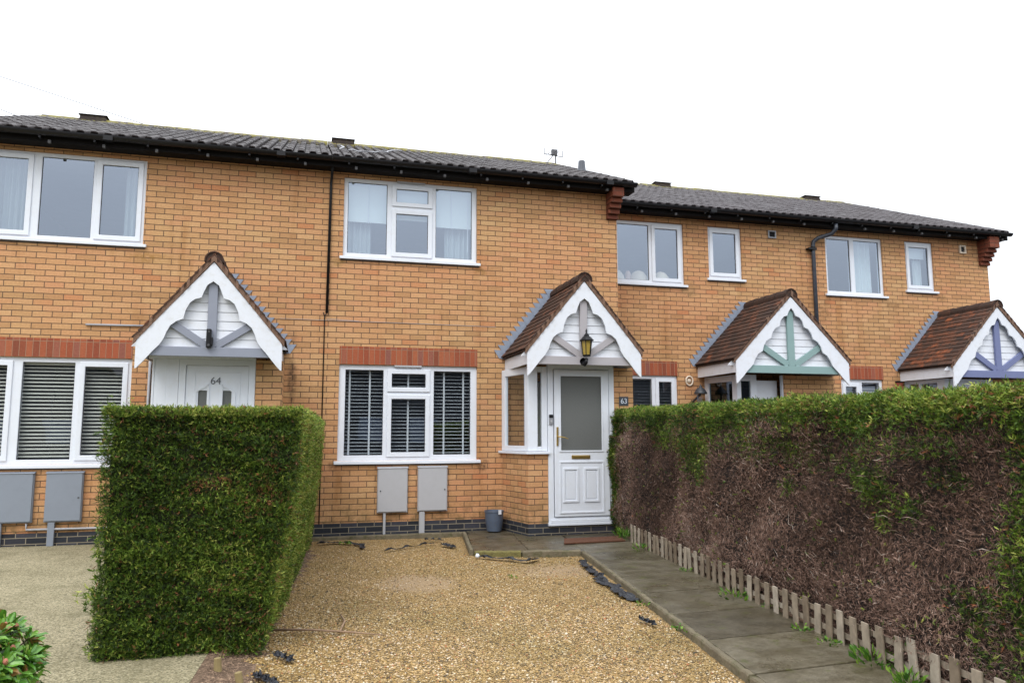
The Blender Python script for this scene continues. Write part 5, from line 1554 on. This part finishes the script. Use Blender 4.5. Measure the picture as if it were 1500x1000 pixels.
    def addg(P, nr, lo, hi, bright, per=6):
        n = len(P); nz_ = hash_noise(P, 6.0, 2.3) + .6 * hash_noise(P, 17.0, 1.1)
        tint = np.clip(.33 + .19 * nz_ + RNG.normal(size=n) * .19 + bright, 0, .82)
        br_ = RNG.random(n) < .05 + .05 * (hash_noise(P, 4.0, 7.0) > .3); S_ = RNG.uniform(lo, hi, n)
        f.sprays(P[~br_], nr[~br_], S_[~br_], tint[~br_], per)
        f.sprays(P[br_], nr[br_], S_[br_], RNG.uniform(.87, 1.0, br_.sum()), per)
    n = 110000; u = 0.82 + 7.7 * RNG.random(n) ** .85; y = -u; z = .0 + (zt(y) + .0) * RNG.random(n) ** .55
    gm = green(y, z); keep = RNG.random(n) < gm; y, z = y[keep], z[keep]; n = len(y)
    P = np.stack([xf(y, z) + .02 * hash_noise(np.stack([y, z, z], 1), 11, 2) + RNG.uniform(-.05, .03, n), y, z], 1)
    addg(P, np.tile([-1., -.2, .3], (n, 1)), .016, .040, .02 + .22 * (zt(y) - z < .09), 5)  # top edge lighter: yellow-green tips plus a lit edge put into the tint
    # sparse shoots elsewhere
    n = 420; y = -(1.0 + 6.6 * RNG.random(n)); z = .1 + 1.3 * RNG.random(n)
    P = np.stack([xf(y, z) - .03, y, z], 1); addg(P, np.tile([-1., -.2, .4], (n, 1)), .02, .038, .2, 7)
    # top: yellow-green tips, with the lit look put into their tint
    n = 44000; y = -(.82 + 7.6 * RNG.random(n)); a = RNG.random(n) ** 1.3
    P = np.stack([xf(y, zt(y)) + Wd * a, y, zt(y) + RNG.uniform(-.05, .012, n) + .02 * hash_noise(np.stack([y, y, a * 3], 1), 5)], 1)
    addg(P, np.tile([-.3, -.2, 1.], (n, 1)), .016, .038, .20, 5)
    # leggy shoots standing above the clipped line
    n = 700; y = -(.82 + 7.4 * RNG.random(n)); a = RNG.random(n) ** 1.5
    P = np.stack([xf(y, zt(y)) + Wd * a, y, zt(y) + .015], 1); addg(P, np.tile([0, 0, 1.2], (n, 1)), .02, .045, .30, 4)
    # end face towards the door
    n = 7000; z = .0 + 1.6 * RNG.random(n); a = RNG.random(n)
    y = np.full(n, y1); P = np.stack([xf(y, z) + Wd * a, y1 + RNG.uniform(-.03, .03, n), z], 1)
    addg(P, np.tile([0, 1., .2], (n, 1)), .03, .06, .05, 5)
    n = 2500; z = .0 + 1.55 * RNG.random(n); y = y1 + RNG.uniform(-.10, .02, n)
    P = np.stack([xf(y, z) + RNG.uniform(-.06, .03, n), y, z], 1); addg(P, np.tile([-1., .6, .1], (n, 1)), .03, .06, .03, 5)
    f.build('foliage', M['leaf'], t)
    for i in range(9):
        y = -1.3 - i * .85; x = float(xf(y, .5)) + .45
        k = MB(); k.tube([(x, y, -.03), (x + .02, y, .4), (x, y + .02, 1.3)], [.05, .045, .02], 8); k.build('trunk', M['bark'], t, smooth=True)


hedge_right()

# ---------------- picket fence
tf = thing('picket_fence', (3.5, -5, 0), 'low weathered wooden picket edging along the path below the right hedge', 'fence')
def fx(y): return 3.985 + (y + 1.6) * .139
yy = -1.72; npk = 0
FD = Vector((-.139, -1, 0)).normalized()
while yy > -8.3:
    b = MB(); h = .205 + random.uniform(-.018, .012); lean = random.uniform(-.018, .018); out = random.uniform(-.012, .012); wd = .034
    x = fx(yy); p = Vector((x, yy, 0)); q = FD * wd; nn_ = Vector((-1, .139, 0)).normalized() * .014
    top = Vector((0, lean, h)) + nn_ * (out * 30)
    lowz = Vector((0, 0, -.05))
    c0 = [p - q + lowz, p + q + lowz, p + q + nn_ + lowz, p - q + nn_ + lowz]
    hh = h - .012
    c1 = [p - q + top, p + q + top, p + q + nn_ + top, p - q + nn_ + top]
    b.hexa([tuple(v) for v in c0] + [tuple(v) for v in c1], random.random())
    b.build('picket', M['fencewood'], tf, bevel=0.004)
    yy -= .148 + random.uniform(-.012, .012)
    npk += 1
for z in (.055, .145):
    b = MB(); ya = -1.7
    while ya > -8.3:
        yb = max(ya - 1.0, -8.35)
        b.bar((fx(ya) + .012, ya, z + random.uniform(-.008, .008)), (fx(yb) + .012, yb + .01, z + random.uniform(-.008, .008)), .032, .014, (1, 0, 0), random.random())
        ya -= 1.0
    b.build('rail', M['fencewood'], tf)


# ---------------- weeds
def weed(x, y, r, n, name='weed', tall=1.0, label=None):
    t_ = Fol(); k = n
    a = RNG.random(k) * 6.283; rr = r * np.sqrt(RNG.random(k))
    P = np.stack([x + rr * np.cos(a), y + rr * np.sin(a) * 1.4, -.01 + RNG.random(k) * .04 * tall], 1)
    D = norm(np.stack([np.cos(a) * .7, np.sin(a) * .7, RNG.uniform(.2, 1.0, k) * tall], 1))
    v, tt = blades(P, D, RNG.uniform(.02, .05, k) * tall, RNG.uniform(.010, .022, k), RNG.random(k))
    t_.V.append(v); t_.T.append(tt)
    o = t_.build(name, M['weed'], None)
    tag(o, label, 'weed', 'small green weeds along the path')


WL = [(3.42, -4.95, .10, 60, 1.2, 'leafy green weed at the fence foot near the second path joint'), (3.29, -6.02, .05, 30, .9, 'small weed at the path joint under the middle of the fence'),
      (3.245, -6.35, .06, 40, .9, 'low weed between the two lowest path joints'), (3.21, -6.78, .09, 90, 1.5, 'largest weed clump at the near fence pickets'),
      (3.12, -7.15, .07, 60, 1.5, 'weed at the nearest pickets by the bottom of the photo'), (3.63, -3.75, .05, 24, .8, 'tiny weed at the far part of the fence'),
      (3.80, -2.35, .08, 40, 1.4, 'tangled weed at the far end of the picket fence'), (4.02, -1.45, .14, 90, 2.4, 'green shoots at the foot of the hedge beside the doorstep'),
      (2.60, -4.98, .05, 26, .7, 'weed on the gravel side of the path edging'), (2.52, -5.75, .05, 26, .7, 'weed by the path edging in the foreground'),
      (.53, -.86, .06, 34, .7, 'faint green weed in the gravel near the house wall'), (1.93, -3.6, .04, 16, .6, 'single green tuft in the middle of the gravel'),
      (3.50, -5.35, .05, 26, .8, 'weed beside the middle pickets')]
for (x, y, r, n, tl, lab) in WL: weed(x, y, r, n, 'weed', tl, lab)

# ---------------- black membrane scraps
def scrap(pts, wdt, label):
    wdt *= .68
    b = MB(); n = 26; P = []
    cum = [0]
    for i in range(len(pts) - 1): cum.append(cum[-1] + math.dist(pts[i], pts[i + 1]))
    for i in range(n + 1):
        s_ = cum[-1] * i / n; k = 0
        while k < len(cum) - 2 and s_ > cum[k + 1]: k += 1
        f_ = (s_ - cum[k]) / (cum[k + 1] - cum[k]); P.append((pts[k][0] + (pts[k + 1][0] - pts[k][0]) * f_, pts[k][1] + (pts[k + 1][1] - pts[k][1]) * f_))
    vs = []; m = 6
    for i, (x, y) in enumerate(P):
        a, c_ = P[max(0, i - 1)], P[min(n, i + 1)]; dx, dy = c_[0] - a[0], c_[1] - a[1]; L = math.hypot(dx, dy) or 1
        w_ = wdt * (.35 + .65 * abs(math.sin(i * 1.3 + x * 9))) * (.3 if i in (0, n) else 1)
        for k in range(m + 1):
            o_ = (k / m - .5) * w_
            vs.append((x - dy / L * o_ + random.uniform(-.008, .008), y + dx / L * o_ + random.uniform(-.008, .008), -.026 + .030 * abs(math.sin(k * 1.3 + i * .9)) * (.5 + .5 * math.sin(i * .7)) ** 2 + random.uniform(0, .010)))
    b.add(vs, [(i * (m + 1) + k, i * (m + 1) + k + 1, (i + 1) * (m + 1) + k + 1, (i + 1) * (m + 1) + k) for i in range(n) for k in range(m)])
    tag(b.build('membrane_scrap', M['membrane'], None), label, 'membrane', 'torn black weed membrane at the gravel edge')


scrap([(.20, -.62), (.42, -.55), (.60, -.70), (.74, -.85), (.72, -1.15)], .12, 'torn black membrane in the gravel nearest the left hedge and wall')
scrap([(.96, -1.45), (1.3, -1.20), (1.62, -.95)], .045, 'thin black membrane strip lying under the pale meter boxes')
scrap([(1.55, -.62), (1.78, -.72)], .07, 'short black membrane piece in front of the right meter box')
scrap([(1.70, -1.15), (1.80, -1.38)], .14, 'small black crumpled membrane beside the paving corner edging')
scrap([(1.92, -2.20), (2.15, -2.38), (2.36, -2.62), (2.52, -2.45)], .11, 'black membrane curling along the front of the paving')
scrap([(2.92, -2.75), (2.84, -3.1), (2.78, -3.55), (2.74, -3.85)], .16, 'crumpled black membrane beside the upper path edging')
scrap([(2.68, -3.75), (2.70, -4.15), (2.64, -4.5), (2.66, -4.75)], .20, 'widest crumpled black membrane beside the path')
scrap([(2.42, -5.32), (2.45, -5.52)], .07, 'tiny black membrane scrap in the foreground gravel by the path')
scrap([(-.13, -5.55), (-.02, -5.72)], .09, 'black scrap of membrane in the gravel near the hedge foot')
scrap([(-.22, -5.95), (-.10, -6.15)], .10, 'black scrap lowest in the gravel at the near hedge corner')

# ---------------- sticks
b = MB(); b.tube([(-.20, -4.93, -.015), (.10, -5.05, -.008), (.34, -5.16, -.012), (.56, -5.27, -.02)], [.010, .008, .007, .003], 6); b.tube([(.28, -5.13, -.012), (.33, -4.80, -.02), (.31, -4.55, -.025)], [.006, .008, .004], 6)
tag(b.build('fallen_stick', M['stick'], None, smooth=True), 'long dead forked twig lying on the gravel beside the left hedge', 'stick')
b = MB(); b.tube([(-.43, -5.85, -.04), (-.435, -5.85, .06)], [.024, .020], 8)
tag(b.build('timber_stub', M['stub'], None), 'short pale timber stub under the near corner of the left hedge', 'timber stub', 'timber stubs at the hedge foot')
b = MB(); b.tube([(-.30, -6.02, -.04), (-.31, -6.02, .02)], [.022, .020], 8)
tag(b.build('timber_stub', M['stub'], None), 'lower pale timber stub to the right under the left hedge', 'timber stub', 'timber stubs at the hedge foot')
b = MB(); b.lathe((1.90, -2.19, -.03), [(.022, 0), (.028, .02), (.014, .045)], 8)
tag(b.build('pebble', M['upvc'], None, smooth=True), 'single white pebble at the corner of the paving edging', 'stone')


# ---------------- flowering shrub bottom left
def shrub():
    t = thing('shrub', (-1.56, -6.45, 0), 'glossy-leaved shrub with pink buds in the bottom left corner', 'shrub')
    lv = MB(); heads = []
    for i in range(95):
        a = random.uniform(0, 6.283); r_ = .26 * math.sqrt(random.random()); h = .47 - .9 * r_ * r_ * 4 * .5 + random.uniform(-.10, .02)
        heads.append(Vector((-1.50 + r_ * 1.15 * math.cos(a), -6.45 + r_ * math.sin(a), max(.06, h))))
    for i in range(55):
        a = random.uniform(-1.9, 1.2); heads.append(Vector((-1.50 + .30 * math.cos(a), -6.45 + .30 * math.sin(a), random.uniform(.03, .32))))
    st = MB()
    for hI, H in enumerate(heads):
        root = Vector((-1.55, -6.45, 0)) + Vector((random.uniform(-.05, .05), random.uniform(-.05, .05), 0))
        st.tube([root, root.lerp(H, .5) + Vector((0, 0, .03)), H], [.006, .005, .003], 5)
        axd = (H - root).normalized()
        nl = random.randint(9, 13)
        for k in range(nl):
            an = k * 2.4 + random.random(); el = random.uniform(.1, 1.0)
            o1 = axd.orthogonal().normalized(); o2 = axd.cross(o1)
            d = (o1 * math.cos(an) + o2 * math.sin(an)) * math.cos(el) + axd * math.sin(el) + Vector((0, 0, .2))
            d.normalize(); s_ = d.cross(axd).normalized(); nrm = s_.cross(d).normalized()
            L = random.uniform(.06, .098); W = L * .165
            p = H - axd * random.uniform(0, .04)
            mid = p + d * L * .45; tip = p + d * L + Vector((0, 0, -.012))
            tt = min(1, max(0, random.gauss(.48, .2))); 
            if random.random() < .08: tt = .97
            c1 = mid + nrm * .004
            lv.add([p, mid - s_ * W, c1 - nrm * .008, mid + s_ * W, p + d * L * .78 - s_ * W * .7, p + d * L * .78 + s_ * W * .7, tip, p + d * L * .78 - nrm * .004], [(0, 1, 2), (0, 2, 3), (1, 4, 7, 2), (2, 7, 5, 3), (4, 6, 7), (7, 6, 5)], tt)
        if random.random() < .10:
            bd = MB(); bd.lathe(H + Vector((0, 0, .002)), [(.004, -.006), (.010, .0), (.012, .009), (.009, .018), (.003, .023)], 8)
            bd.build('flower_bud', M['bud'], t, smooth=True)
    lv.build('foliage', M['shrub'], t, smooth=False); st.build('stems', M['bark'], t)


shrub()

# ---------------- the row across the road (seen only as reflection in the panes)
t = thing('house_row', (0, -33, 0), 'brick houses across the road, seen as dark reflections in the ground floor windows', 'house')
b = MB(); b.box(-30, 34, -40, -33, -.05, 4.9); b.build('wall', M['opp'], t)
b = MB(); b.add([(-30.5, -32.6, 4.9), (34.5, -32.6, 4.9), (34.5, -36.5, 7.2), (-30.5, -36.5, 7.2), (-30.5, -40.4, 4.9), (34.5, -40.4, 4.9)], [(0, 1, 2, 3), (3, 2, 5, 4), (0, 3, 4), (1, 5, 2)]); b.build('roof', M['opp_roof'], t)
b = MB()
for i in range(20): b.box(-28 + i * 3.1, -26.6 + i * 3.1, -33.05, -32.95, 1.0, 2.1)
b.build('window', M['meter_blue'], t)
